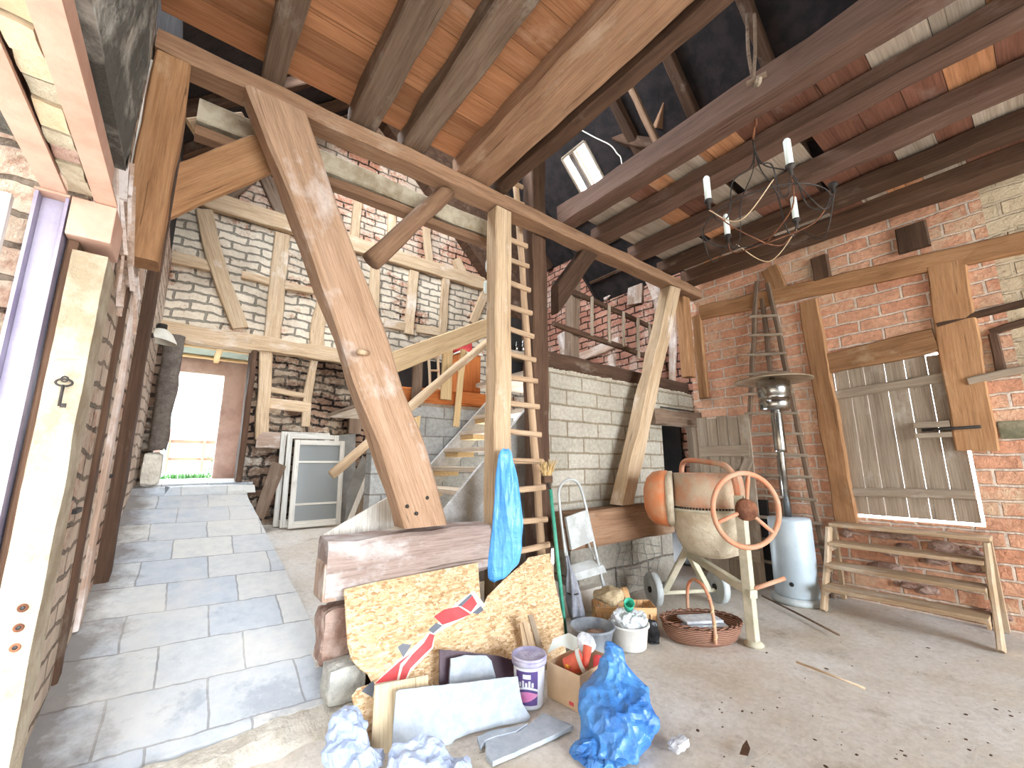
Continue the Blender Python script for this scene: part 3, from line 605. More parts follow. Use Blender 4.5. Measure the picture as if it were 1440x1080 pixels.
for i in range(700):
    a=R.uniform(0,6.28); rr=R.random()**.5; h=R.uniform(0,1); p=Vector((1.0+.55*rr*math.cos(a)*(1-h*.5),14+.5*rr*math.sin(a),1.15+1.5*h)); n=Vector((R.uniform(-1,1),R.uniform(-1,1),R.uniform(-1,1))).normalized()*.09; q=n.cross(Vector((.3,.5,.8)))
    bm.faces.new([bm.verts.new(w) for w in (p,p+n,p+n*.6+q)])
tag(link('garden_shrub',bm,BU),'leafy green shrub beside the opening beyond the back door','shrub')
# ================================================================== TIMBER FRAME (free-standing members)
def tb(name,label,cat,*a,group=None,**k): return beam(name,*a,label=label,cat=cat,group=group,kind='thing',**k)
tb('tie_beam','long brown tie beam crossing the barn under the ceiling joists','beam',(-.42,3.0,3.937),(5.86,3.0,3.93),.19,.135,OAK,wob=.012)
tb('wall_plate','pale limewashed beam strip running just behind the tie beam','beam',(-.2,3.26,3.80),(2.2,3.26,3.79),.1,.17,WHITEP,wob=.012)
tb('wall_plate','thin brown rail under the limewashed beam strip','beam',(-.2,3.26,3.655),(2.2,3.26,3.645),.11,.07,OAK,wob=.01)
jl=[(.19,.14,.16,OAKG,'greyish ceiling joist landing over the head of the big slanted brace'),(.80,.2,.165,OAKG,'grey brown ceiling joist with dark stain, second from the slanted brace'),
(1.21,.2,.165,OAKG,'straight grey ceiling joist in the middle of the orange boarded ceiling'),(1.82,.36,.17,OAK,'very wide brown ceiling joist landing beside the ladder post'),(2.12,.13,.15,OAKD,'narrow dark joist on the edge of the open roof gap, beside the widest joist')]
for x,w,h,m,l in jl: tb('ceiling_joist',l,'joist',(x,3.02,4.023+h/2),(x,-2.9,4.023+h/2),w,h,m,wob=.012,up=(0,0,1),group='joists under the orange boarded ceiling')
for x,w,h,m,l in [(3.07,.2,.24,OAKM,'stout joist bordering the open roof gap, chandelier hanging by it'),(3.62,.2,.16,OAKM,'grey joist next to the gap-side joist over the red boards'),(4.32,.2,.16,OAKM,'middle joist of the patched red and white boarded ceiling'),(4.97,.2,.16,OAKD,'brown joist nearly over the cement mixer, fourth from the roof gap'),(5.6,.24,.19,OAKD,'dark joist running along the top of the brick wall with the door')]:
    tb('ceiling_joist',l,'joist',(x,3.02,4.02+h/2),(x,-2.9,4.02+h/2),w,h,m,wob=.012,group='joists under the patched ceiling')
tb('timber_post','square pale timber post on which the ladder leans and blue plastic hangs','post',(2.155,2.99,.02),(2.155,2.99,3.84),.18,.16,PALE,up=(0,1,0),wob=.01)
tb('timber_post','dark tall post behind the ladder, rising into the roof','post',(2.80,3.21,.0),(2.80,3.21,5.3),.2,.18,OAKD,up=(0,1,0),wob=.012)
BG=tb('diagonal_brace','huge crooked slanted oak brace standing on the whitish sill beam','brace',(1.49,2.95,.86),(.14,2.95,4.0),.31,.19,OAKAMB,cut=(.992,3.84),up=(0,-1,0),wob=.016,bend=(.03,0),taper=1.05,bev=.02)
tube('peg',[P(517,497,y=2.86),P(505,494,y=2.76)],.02,PALE,BG,n=7)
for u,v in ((572,712),(600,700),(585,722)): lathe('bolt_head',[(0,.0),(.014,0),(.014,.012),(0,.012)],IRON,P(u,v,y=2.852),BG,n=8,axis=(0,-1,0))
tb('knee_brace','short round log strut under the tie beam with a free cut end','brace',P(522,368,y=3.05),(1.66,3.03,3.95),.15,.15,OAK,cut=(None,3.84),round_=True,wob=.012)
tb('knee_brace','dark broad knee brace between the tall dark post and the tie beam','brace',(2.8,3.03,3.0),(3.6,3.03,4.03),.12,.2,OAKD,cut=(None,3.84,2.91,None),up=(-1,0,1),wob=.01)
tb('diagonal_brace','slanted pale brace in front of the concrete block wall','brace',(3.76,2.99,.86),(5.2,2.99,4.0),.2,.17,PALE,cut=(1.0,3.84),up=(0,-1,0),wob=.012)
tb('knee_brace','wide tan brace rising from the corner post under the left end of the tie beam','brace',(-.42,3.085,2.9),P(385,212,y=3.09),.25,.06,OAKR,cut=(None,3.66,-.235,.3),up=(0,-1,0),wob=.01)
tb('collar_rail','thin pale rail across the dark gap above the wide tan brace','rail',(-.235,3.45,3.8),P(345,172,y=3.45),.12,.07,PALE,up=(0,-1,0))
tb('corner_post','tan corner post under the right end of the tie beam by the brick wall','post',(5.55,3.06,2.64),(5.55,3.06,3.83),.16,.14,OAKR,up=(0,1,0))
SL=tb('sill_beam','thick whitish sill beam with pink stains under the slanted brace','beam',(.77,2.995,.785),(2.035,2.995,.785),.25,.35,OAKWP,wob=.022,bev=.03)
boxo('mortise_step',(.755,.85,2.875,3.1,.6,.83),OAKW,SL,bev=.02)
tb('sill_beam','brown sill beam under the pale slanted brace, on the concrete pier','beam',(2.92,2.995,.805),(4.62,2.995,.805),.25,.34,OAK,wob=.015,bev=.02)
def stone(name,c,r,m,label,cat='stone',seed=0,rough=.2,sub=4):
    bm=bmesh.new(); vs=bmesh.ops.create_cube(bm,size=2)['verts']; bmesh.ops.subdivide_edges(bm,edges=bm.edges[:],cuts=9,use_grid_fill=True)
    for v in bm.verts:
        p=v.co.copy(); q=p.normalized()*1.2; p=p.lerp(q,.35); n=noise.noise(p*1.3+Vector((seed,0,0)))+.4*noise.noise(p*4+Vector((0,seed,0))); p*=1+rough*n*.5
        v.co=Vector((p.x*r[0],p.y*r[1],p.z*r[2]))
    z0=min(v.co.z for v in bm.verts)
    for v in bm.verts: v.co.z-=z0
    o=link(name,bm,m,None,Matrix.Translation(c)); return tag(o,label,cat)
stone('pier_stone',(.9,3.0,.2),(.12,.1,.165),STONEP,'rough pinkish stone carrying the free end of the whitish sill beam',seed=3,rough=.3)
wbox('plinth_wall',BRLOW,None,(1.06,2.0,3.02,3.2,-.1,.598)); bpy.data.objects['plinth_wall'].name='wall_plinth'; bpy.data.objects['wall_plinth']['kind']='structure'
stone('corner_stone',P(478,968,z=.06)+Vector((-.03,-.15,0)),(.11,.09,.1),STONE,'pitted pale grey stone at the broken corner of the paving',seed=8)
# roof-space struts seen through the gap
tb('roof_strut','thin pale strut slanting across the dark roof gap','strut',P(880,108,d=4.6),P(932,218,d=4.25),.07,.07,OAK,wob=.006)
tb('roof_strut','dark slanted strut high in the roof gap beside the joist','strut',P(985,-10,d=4.4),P(925,180,d=5.2),.12,.1,OAK,wob=.008)
tb('roof_strut','bowed dark timber in the roof space beside the bright skylight','strut',P(830,165,d=5.6),P(928,205,d=5.2),.12,.14,OAKD,bend=(0,-.1))
tag(tube('roof_cable',catmull([P(*p,d=5.1) for p in ((814,181),(836,193),(858,204),(868,216),(873,222),(876,240),(880,252))],5),.008,WHITEL),'loose pale cable looping beside the skylight','cable')
# steelwork of the side gate
YG=2.05; ZG=2.40
SCO=empty('steel_column',(-.48,YG+.05,0),'lilac grey painted steel column at the side gate opening','column',kind='thing')
boxo('column_web',(-.512,-.448,YG+.045,YG+.053,.0,ZG-.012),STEEL,SCO); boxo('column_flange',(-.522,-.513,YG,YG+.1,.0,ZG-.012),STEEL,SCO); boxo('column_flange',(-.447,-.438,YG,YG+.1,.0,ZG-.012),STEEL,SCO); boxo('cap_plate',(-.525,-.437,YG-.004,YG+.104,ZG-.011,ZG-.002),STEELP,SCO)
beam('timber_upright',(-.416,YG+.09,.0),(-.416,YG+.09,ZG-.15),.03,.1,OAKD,up=(0,1,0),wob=.004,label='dark upright batten wedged behind the lilac steel column',cat='plank',kind='thing')
PP=empty('wall_pier',(-.37,YG+.1,.05),'whitewashed rough gate pier with three rusty bolt holes','pier',kind='structure')
bm=bmesh.new(); rs=[]
for i in range(70):
    z=-.02+(ZG-.18)*i/69; o_=lambda x:Vector((.0,.012*noise.noise(Vector((x*7,z*4,1)))+.005*noise.noise(Vector((x*23,z*19,1))),0)); e=.008*noise.noise(Vector((z*4,1,5)))
    rs.append([Vector((-.405+.092*k/8+(e if k==8 else 0),YG+.0,z))+o_(-.4+.09*k/8) for k in range(9)]+[Vector((-.313,YG+.19,z)),Vector((-.405,YG+.19,z))])
rings(bm,rs); link('pier_face',bm,WHITEP,PP)
for u,v in ((32,855),(26,883),(21,911)):
    c=P(u,v,y=YG-.012); c.x=min(c.x,-.325); lathe('bolt_hole',[(.006,.001),(.010,.003),(.012,.002),(.013,.0)],RUST,c,PP,n=12,axis=(0,-1,0)); lathe('bolt_hole',[(0,.0012),(.0065,.0012),(.0065,.0)],BLACK,c,PP,n=12,axis=(0,-1,0))
ky=YG-.025
def K(u,v): return P(u,v,y=ky)
KY=empty('old_key',K(88,540),'large old iron key hanging on the whitewashed gate pier','key')
kc=K(90,538); tube('key_bow',[kc+Vector((.02*math.cos(a),0,.012*math.sin(a))) for a in [2*math.pi*i/20 for i in range(20)]],.0035,IRON,KY,closed=True)
tube('key_bow',[kc+Vector((.008*math.cos(a),0,.012+.009*math.sin(a))) for a in [2*math.pi*i/14 for i in range(14)]],.0028,IRON,KY,closed=True)
tube('key_shank',[K(89,541),K(83,571)],.0045,IRON,KY); k0=K(84,572); boxo('key_bit',(k0.x,k0.x+.014,ky-.003,ky+.003,k0.z-.002,k0.z+.012),IRON,KY)
tag(tube('wall_nail',[P(78,502,y=YG-.03),P(100,502,y=YG-.015),P(124,503,y=YG+.02)],.003,WHITEL),'long pale nail sticking out above the old key','nail')
BP=empty('bearing_block',(-.38,YG+.1,ZG-.1),'dusty pinkish steel bearing block on top of the whitewashed pier','bracket',kind='thing')
boxo('block_face',(-.432,-.312,YG-.005,YG+.2,ZG-.148,ZG-.002),STEELP,BP,bev=.004)
LA=empty('steel_lintel',(-.34,-.1,ZG),'pinkish steel lintel beam on the room side over the side gate','lintel',kind='thing'); boxo('lintel_flange',(-.374,-.313,-2.28,YG+.005,ZG,ZG+.012),STEELP,LA); boxo('lintel_web',(-.347,-.34,-2.28,YG+.005,ZG+.012,ZG+.155),STEELP,LA)
LB=empty('steel_lintel',(-.48,-.1,ZG),'pinkish steel lintel beam on the yard side over the side gate','lintel',kind='thing'); boxo('lintel_flange',(-.51,-.446,-2.28,YG+.005,ZG,ZG+.012),STEELP,LB); boxo('lintel_web',(-.482,-.475,-2.28,YG+.005,ZG+.012,ZG+.155),STEELP,LB)
LI=empty('wall_lintel',(-.41,-.1,ZG),None,None); LI['kind']='structure'; y=YG
OCH=plain('ochre_brick',S(186,164,134),S(204,186,160),9,.95,0,.8,24)
while y>-2.2:
    w=R.uniform(.07,.13); bm=bmesh.new(); vs=box(bm,-.44,-.38,y-w,y-.008,ZG+.012+R.uniform(-.004,.012),ZG+.14); bmesh.ops.subdivide_edges(bm,edges=bm.edges[:],cuts=3,use_grid_fill=True)
    for v in bm.verts: v.co+=.006*noise.noise_vector(v.co*14)
    link('lintel_brick',bm,R.choice([STONEP,WHITEP,OCH]),LI); y-=w
# yard gate leaf left of the steel column
GL=empty('gate_leaf',(-.9,2.2,0),'weathered white board gate leaf standing open outside the steel column','gate')
for k in range(4): boxo('gate_board',(-.8-.22*k,-.59-.22*k,2.12,2.15,.02,2.38),WPAINT,GL)
for z in (.5,2.0): boxo('gate_ledge',(-1.45,-.59,2.07,2.119,z,z+.11),OAKD,GL)
# ================================================================== OBJECTS BY THE BRICK WALL
def tube_ring(c,r,ax,n=28):
    m=frame(ax); return [Vector(c)+m.col[0]*r*math.cos(2*math.pi*i/n)+m.col[2]*r*math.sin(2*math.pi*i/n) for i in range(n)]
# --- step bench in front of the plank door
by0,by1=.52,1.62
SB=empty('step_bench',(5.5,1.07,0),'dusty wooden step bench with four treads below the plank door','steps')
STEPW=wood('dusty_step_wood',S(142,114,86),S(180,154,124),S(200,178,150),S(196,182,164),.3,rnd=.06)
bx=[5.12,5.29,5.47,5.62]; bz=[.24,.43,.62,.80]
for i in range(4): boxo('tread',(bx[i],bx[i]+.25 if i<3 else 5.86,by0+(.0 if i<3 else -.05),by1+(0 if i<3 else .02),bz[i]-.035,bz[i]),STEPW,SB,bev=.005)
for yy in (by0-.045,by1+.002):
    beam('side_rail',(5.17,yy+.02,0),(5.64,yy+.02,.762),.04,.11,STEPW,SB,up=(-1,0,1),cut=(.001,.762)); boxo('rear_leg',(5.78,5.84,yy,yy+.04,0,.762),STEPW,SB)
    for i in range(3): boxo('tread_cleat',(bx[i]+.02,bx[i]+.18,yy+(.045 if yy<1 else -.022),yy+(.065 if yy<1 else -.002),bz[i]-.085,bz[i]-.036),STEPW,SB)
# --- patio heater
hc=Vector((5.34,1.92,0))
HT=empty('patio_heater',hc,'patio heater with steel burner, wide dusty reflector and pale blue gas housing','heater')
lathe('base',[(0,0),(.245,0),(.25,.02),(.25,.045),(.2,.06),(0,.06)],WHITEM,hc,HT); hs=lathe('gas_housing',[(0,.06),(.2,.06),(.205,.075),(.205,.82),(.2,.85),(.0,.86)],GALV,hc,HT)
lathe('valve_hole',[(0,0),(.022,0),(.022,.004),(0,.004)],BLACK,hc+Vector((-.203,-.03,.2)),hs,n=14,axis=(-1,0,0))
tube('pole',[hc+Vector((0,0,.86)),hc+Vector((0,0,1.55)),hc+Vector((0,0,1.78))],.036,CHROME,HT,n=14); lathe('pole_sleeve',[(.037,1.56),(.056,1.56),(.06,1.6),(.06,2.0),(.05,2.03)],CHROME,hc,HT)
lathe('burner',[(.05,2.03),(.1,2.03),(.155,2.05),(.165,2.1),(.165,2.17),(.14,2.18),(.17,2.2),(.17,2.37),(.15,2.38),(0,2.38)],CHROME,hc,HT)
lathe('reflector',[(0,2.47),(.08,2.468),(.2,2.45),(.34,2.41),(.40,2.39),(.402,2.38),(.33,2.395),(.15,2.42),(0,2.425)],DUSTM,hc,HT,n=40); tube('finial',[hc+Vector((0,0,2.36)),hc+Vector((0,0,2.44))],.03,CHROME,HT)
# --- tripod orchard ladder leaning on the wall
OL=empty('orchard_ladder',(5.75,2.2,0),'dark tapering orchard ladder with pointed top leaning on the brick wall','ladder')
def LWp(u,v,dx=.0):
    p=P(u,v,x=5.84+dx); return p
la,lb=P(1064,396,x=5.85),P(1080,398,x=5.85)
def foot(u,v): return P(u,v,x=5.72)
A0,B0=la,Vector((5.74,2.68,0.0)); A1,B1=lb,Vector((5.75,1.72,0.0))
LADW=wood('old_ladder_wood',S(76,60,48),S(116,96,80),S(150,130,112),rnd=.05)
beam('side_rail',B0,A0,.055,.05,LADW,OL,up=(-1,0,0)); beam('side_rail',B1,A1,.055,.05,LADW,OL,up=(-1,0,0)); beam('prop_pole',Vector((5.78,2.12,0)),P(1072,420,x=5.86),.05,.045,LADW,OL,up=(-1,0,0))
for k in range(13):
    t=.07+.067*k; a=B0.lerp(A0,t); b=B1.lerp(A1,t); e=(b-a).normalized()*.05; beam('rung',a-e+Vector((-.03,0,0)),b+e+Vector((-.03,0,0)),.03,.035,GREYW,OL,up=(0,0,1),seg=3)
# --- loose plank door leaf, ajar by the store doorway
dl0=P(985,588,d=5.85); DLh=Vector((5.44,2.94,0)); e1=Vector((5.52,2.30,0))
DL=empty('door_leaf',DLh,'weathered plank door leaf standing ajar at the dark store doorway','door',kind='thing')
ux=(e1-DLh).normalized(); nn=ux.cross(Vector((0,0,1)))
if nn.x>0: nn=-nn
Ld=(e1-DLh).length; ztop=P(1025,585,d=(DLh.lerp(e1,.5)).length).z
for k in range(5):
    boxo('door_plank',(Ld*k/5+.003,Ld*(k+1)/5-.003,-.03,0,.03,ztop-.02*(k%2)),GREYW,DL,mw=Matrix.Translation(DLh)@Matrix((ux,nn,Vector((0,0,1)))).transposed().to_4x4())
for z in (.35,ztop-.45): beam('door_ledge',DLh+ux*.02+nn*.016+Vector((0,0,z)),e1-ux*.02+nn*.016+Vector((0,0,z)),.03,.13,GREYW,DL)
beam('door_brace',DLh+ux*.1+nn*.016+Vector((0,0,.5)),e1-ux*.04+nn*.016+Vector((0,0,ztop-.55)),.028,.1,GREYW,DL)
tag(boxo('shade_board',(5.83,5.87,2.32,2.6,.05,2.1),BLACK,bev=.004),'black board added as the shade on the brick wall behind the ladder and heater','board'); bpy.data.objects['shade_board'].location.z=-.045  # black board stands in for shade behind the door leaf
# --- cement mixer
MX=empty('cement_mixer',(4.05,2.15,0),'cement crusted orange mixer with grey drum and big handwheel','cement mixer')
lg=Vector((3.79,1.72,0)); uu=Vector((.5,.87,0)).normalized(); vv=Vector((uu.y,-uu.x,0)); dc=lg+uu*.47; ax_z=1.1
Z=lambda z:Vector((0,0,z))
lathe('drum_bowl',[(0,.58),(.14,.585),(.23,.62),(.29,.72),(.325,.86),(.34,1.02)],MIXC,dc,MX,n=40)
lathe('drum_cone',[(.34,1.03),(.335,1.08),(.315,1.3),(.3,1.345),(.285,1.34),(.27,1.3),(.1,1.1),(0,1.1)],MIXP,dc,MX,n=40)
rg=lathe('ring_gear',[(.335,1.0),(.36,1.005),(.36,1.03),(.335,1.035)],MIXL,dc,MX,n=40)
bm=bmesh.new()
for i in range(84):
    a=2*math.pi*i/84; r=Matrix.Rotation(a,4,'Z'); vs=box(bm,.358,.367,-.008,.008,1.03,1.047)
    for v in vs: v.co=r@v.co+dc
link('gear_teeth',bm,IRON,rg)
yk=[lg+uu*.02+Z(1.12),lg+uu*.03+Z(1.25),lg+uu*.08+Z(1.37),lg+uu*.2+Z(1.43),dc+Z(1.455),dc+uu*.27+Z(1.47),dc+uu*.4+Z(1.43),dc+uu*.44+Z(1.3),dc+uu*.44+Z(1.1)]
tube('yoke_tube',catmull([p-vv*.0 for p in yk],6),.026,MIXR,MX,n=10)
def tbar(n,a,b,w,m=MIXL,h=None,par=MX): return beam(n,a,b,w,h or w,m,par,wob=.003,bev=.006)
tbar('leg',lg,lg+Z(1.17),.075); lathe('leg_foot',[(0,0),(.07,0),(.075,.015),(.05,.04),(.0,.04)],MIXL,lg,MX,n=10)
am=lg+uu*.98; apx=dc+uu*.44+Z(.56)
tbar('yoke_post',apx,dc+uu*.44+Z(1.14),.07); tbar('cross_bar',lg-uu*.06+Z(.40),apx+Z(-.03),.065)
axl=[am-vv*.3,am+vv*.3]
for s in (-1,1): tbar('rear_leg',am+vv*.24*s+Z(.14),apx,.06)
tbar('axle',am-vv*.34+Z(.13),am+vv*.34+Z(.13),.035)
for s in (-1,1): 
    wc=am+vv*.36*s+Z(.165); wh=lathe('wheel',[(0,-.03),(.05,-.035),(.12,-.012),(.145,-.035),(.16,-.03),(.165,0),(.16,.03),(.145,.035),(.12,.012),(.05,.035),(0,.03)],WHITEM,wc,MX,n=30,axis=vv)
    lathe('hub',[(0,-.05),(.03,-.05),(.03,.05),(0,.05)],IRON,wc,wh,n=12,axis=vv)
tube('tilt_bar',[lg-uu*.02+vv*.04+Z(.43),lg+vv*.32-uu*.02+Z(.5)],.018,MIXR,MX)
hw=lg-uu*.07+Z(1.06); HW=empty('handwheel',hw,None,None); setpar(HW,MX)
tube('wheel_rim',tube_ring(hw,.3,uu,36),.021,MIXR,HW,closed=True,n=10); lathe('wheel_hub',[(0,-.03),(.085,-.03),(.09,0),(.09,.02),(.06,.04),(0,.04)],RUST,hw,HW,n=20,axis=uu)
for k in range(3):
    a=math.radians(80+120*k); q=vv*math.cos(a)+Z(math.sin(a)); tube('wheel_spoke',[hw+q*.05,hw+q*.3],.017,MIXR,HW)
cv=Vector((-.5,.86,0)).normalized()
MC=lathe('motor_cover',[(.0,-.12),(.25,-.12),(.25,-.05),(.235,.02),(.18,.08),(.1,.11),(0,.12)],MIXO,dc+cv*.47+Z(1.1),MX,n=30,axis=cv)
for v in MC.data.vertices:
    z=v.co.z-(1.1); v.co.z=1.1+z*1.08
lathe('cover_flange',[(.0,-.035),(.25,-.035),(.265,-.03),(.265,.03),(.25,.035),(.0,.035)],MIXC,dc+cv*.335+Z(1.1),MX,n=30,axis=cv)
# --- chandelier
cc=Vector((3.3,1.12,0)); cz=3.28; CHD=empty('chandelier',(3.3,1.12,cz+.7),'rusty wire chandelier with white candles hanging from the stout joist','chandelier')
tube('hanging_rod',[cc+Z(4.0),cc+Z(cz+.62)],.008,IRON,CHD); tube('hook',catmull([Vector((3.1,1.02,3.985)),Vector((3.15,1.04,3.975)),Vector((3.2,1.07,4.0)),cc+Vector((0,0,3.98))],5),.01,RUST,CHD)
rgw=tube('ring',tube_ring(cc+Z(cz),.42,(0,0,1),40),.005,IRON,CHD,closed=True,n=6)
AN=[224,150,57,-12,-72]; NA=5
for k in range(NA):
    a=math.radians(AN[k]); q=Vector((math.cos(a),math.sin(a),0)); q2=Vector((math.cos(a+.5),math.sin(a+.5),0)); tip=cc+q*.44+Z(cz+.1)
    ar=tube('arm',catmull([cc+Z(cz+.62),cc+q*.05+Z(cz+.45),cc+q*.22+Z(cz+.3),cc+q*.28+Z(cz+.02),cc+q*.38+Z(cz-.04),tip],6),.005,IRON,CHD,n=6)
    tube('swag_wire',catmull([tip+Z(-.04),tip.lerp(cc+q2*.2+Z(cz),.5)+Z(-.16),cc+Z(cz-.2)],6),.005,RUST,CHD,n=5)
    tube('swag_wire',catmull([tip+Z(-.06),cc+Vector((math.cos(a+.52),math.sin(a+.52),0))*.42+Z(cz-.17),cc+Vector((math.cos(a+1.05),math.sin(a+1.05),0))*.44+Z(cz+.04)],7),.0042,PALE if k%2 else IRON,CHD,n=5)
    lathe('drip_cup',[(0,.0),(.012,.0),(.014,.05),(.03,.055),(.03,.075),(0,.07)],IRON,tip+Z(-.05),CHD,n=12)
    if k<4: lathe('candle',[(0,.02),(.023,.02),(.023,.21),(.014,.225),(0,.23)],CANDLE,tip,CHD,n=12)
# pulley hanging in the roof gap
PU=empty('roof_pulley',(2.75,1.02,4.5),'pale pulley with two ropes hanging in the dark roof gap','pulley')
pc=P(1064,112,d=2.95); 
for u in (1052,1062): tube('rope',catmull([P(u-1,20,d=2.95),P(u,70,d=2.95),pc+Vector((.0,.02,.02))],5),.012,OAKG,PU)
beam('pulley_block',P(1050,118,d=2.95),P(1078,104,d=2.95),.03,.03,OAKG,PU); lathe('pulley_wheel',[(0,-.012),(.035,-.012),(.028,0),(.035,.012),(0,.012)],GREYW,pc+Vector((0,0,-.02)),PU,n=16,axis=(1,-.6,0))
# --- hay rack in the loft
HR=empty('hay_rack',(4.4,3.6,3.3),'long wooden hay rack with upright bars hung in the loft above the block wall','hay rack')
yh=3.62; a0,a1=P(778,398,y=yh),P(934,468,y=yh); b0,b1=P(778,455,y=yh),P(934,510,y=yh)
beam('rack_rail',a0,a1,.06,.07,OAKD,HR); beam('rack_rail',b0,b1,.06,.07,OAKD,HR)
for t in (.28,.43,.56,.7,.82,.93): beam('rack_bar',b0.lerp(b1,t)+Vector((0,-.03,-.1 if t>.6 else 0)),a0.lerp(a1,t)+Vector((0,-.03,.02)),.05,.03,GREYW,HR,up=(0,1,0))
tb('loft_post','grey post with a black switch standing behind the hay rack','post',Vector((P(803,505,y=3.75).x,3.75,2.5)),P(806,385,y=3.75),.16,.14,OAKG,up=(0,1,0))
LM=empty('loft_lamp',P(973,535,y=3.4),'small shiny metal lamp shade on the block wall top by the corner post','lamp'); lc=P(971,552,y=3.33); lc.z=2.63
lathe('lamp_shade',[(.012,.17),(.02,.15),(.03,.1),(.07,.03),(.085,0)],CHROME,lc,LM); lathe('lamp_neck',[(0,.2),(.02,.2),(.02,.15),(0,.15)],IRON,lc,LM)
# ================================================================== STAIR, LOFT FRONT, BACK LEFT CORNER
WORN=wood('worn_pale_tread',S(176,160,142),S(206,190,170),S(222,210,194),S(226,222,216),.2,rnd=.05)
GREYS=wood('grey_white_stringer',S(164,160,154),S(190,188,184),S(208,206,204),S(222,222,222),.25,rnd=.03)
ST=empty('loft_stair',(1.7,3.9,.35),'open wooden stair with worn treads climbing to the loft behind the ladder post','stairs')
sz=lambda x:.94+1.03*(x-1.81); yn,yf=3.44,4.5
def stringer(y0,y1,m,xa=1.38,xb=3.08,dep=.26):
    bm=bmesh.new(); q=[(xa,max(sz(xa),.36)),(xb,sz(xb)),(xb,sz(xb)-dep*1.3),(xa+.26,.36 if y0<4 else .38)]
    rings(bm,[[Vector((x,y,z)) for x,z in q] for y in (y0,y1)]); return link('stringer',bm,m,ST)
stringer(yn,yn+.045,GREYS); stringer(yf,yf+.045,GREYS)
bm=bmesh.new(); rings(bm,[[Vector(p) for p in ((1.62,y,.36),(2.98,y,sz(2.98)-.34),(2.98,y,.36))] for y in (yn+.012,yn+.03)]); link('side_boarding',bm,GREYS,ST)
k=0
for z in (.56,.77,.98,1.19,1.40,1.61,1.82,2.03):
    x=1.81+(z-.94)/1.03-.0
    boxo('tread',(x-.02,x+.25,yn+.046,yf-.002,z-.045,z),WORN,ST,bev=.004); bmm=boxo('tread_cleat',(x+.0,x+.22,yf-.3,yf-.01,z-.1,z-.047),PINE,ST)
PINE2=wood('aged_pine',S(176,146,110),S(204,176,138),S(218,194,158),rnd=.05,bump=.3)
# handrail and newels
HRL=empty('stair_rail',(2.4,4.55,2.9),'pale plank handrail with newel posts rising over the stair','handrail',kind='thing')
beam('rail_plank',P(535,517,y=4.56),P(694,457,y=4.56),.045,.24,PINE2,HRL,wob=.004)
beam('newel',P(641,600,y=4.58),P(652,492,y=4.58),.08,.05,PINE,HRL,up=(0,1,0),wob=.003); beam('newel',P(627,562,y=4.58),P(630,482,y=4.58),.14,.05,PINE,HRL,up=(0,1,0),wob=.003)
beam('newel',P(585,572,y=4.58),P(588,506,y=4.58),.12,.06,OAKG,HRL,up=(0,1,0),wob=.004)
tag(beam('round_pole',P(466,668,y=4.2),P(690,478,y=4.35),.1,.1,PALE,round_=True,wob=.012,bend=(0,.02)),'long round debarked pole slanting beside the stair behind the big brace','pole')
tag(beam('loft_edge_beam',(1.5,4.7,2.24),(3.25,4.7,2.27),.1,.2,ORANGEW,wob=.01,bev=.02),'orange brown edge beam lying on the grey block wall at the loft','beam',kind='thing')
CB=empty('loft_cupboard',(2.9,4.95,2.37),'plain orange wooden cupboard standing on the loft edge','cupboard')
boxo('cupboard_body',(2.82,3.15,4.8,5.2,2.37,2.93),ORANGEW,CB,bev=.004); boxo('cupboard_top',(2.81,3.17,4.78,5.22,2.931,2.955),WHITEL,CB); boxo('cupboard_door',(2.84,3.13,4.782,4.799,2.40,2.9),ORANGEW,CB,bev=.003)
tag(crumple_sheet('cloth_heap',[[P(648,452,y=5.0)+Vector((r*math.cos(a),r*.6*math.sin(a),z)) for a in [2*math.pi*i/14 for i in range(14)]] for r,z in ((.16,-.1),(.2,0),(.14,.09),(.05,.13))],REDP,amp=.02,fr=9,sub=1),'red patterned cloth heap on top of the orange cupboard','cloth')
d=bpy.data.objects['cloth_heap']; zmin=min((W(d)@v.co).z for v in d.data.vertices); d.location.z+=2.958-zmin
SLD=empty('small_ladder',(2.1,5.0,2.17),'small pale ladder leaning in the dark loft opening under the handrail','ladder')
A_,B_=P(607,545,y=5.0),P(615,545,y=5.0); a0=P(607,548,y=5.1);a0.z=2.175;b0=P(619,548,y=5.1);b0.z=2.175; a1=P(602,495,y=5.3);b1=P(616,495,y=5.3)
beam('side_rail',a0,a1,.03,.04,PALE,SLD,up=(0,1,0));beam('side_rail',b0,b1,.03,.04,PALE,SLD,up=(0,1,0))
for t in (.15,.4,.65,.9): beam('rung',a0.lerp(a1,t),b0.lerp(b1,t),.03,.03,PALE,SLD,seg=2)
# ladder on the post
LD=empty('loft_ladder',(2.42,2.93,.4),'tall pale ladder with nailed rungs standing against the square post','ladder')
la0,la1=Vector((2.275,2.96,.3)),Vector((2.285,3.05,4.0)); lb0,lb1=Vector((2.62,2.93,.3)),Vector((2.60,3.05,4.15))
LADP=wood('pale_ladder_wood',S(150,122,96),S(190,160,130),S(208,184,156),rnd=.04)
lb1=Vector((2.595,3.3,4.75)); la1=Vector((2.285,3.3,4.75)); la0=Vector((2.29,2.90,.02)); lb0=Vector((2.625,2.90,.02))
beam('side_rail',la0,la1,.06,.06,LADP,LD,up=(0,1,0),round_=True,wob=.006); beam('side_rail',lb0,lb1,.07,.07,LADP,LD,up=(0,1,0),round_=True,wob=.008)
for k in range(18):
    z=.2+.252*k; t=(z-.02)/4.73; a=la0.lerp(la1,t); b=lb0.lerp(lb1,t); beam('rung',a+Vector((-.03,-.045,R.uniform(-.02,.02))),b+Vector((.05,-.045,R.uniform(-.02,.02))),.035,.05,LADP,LD,seg=3,wob=.006)
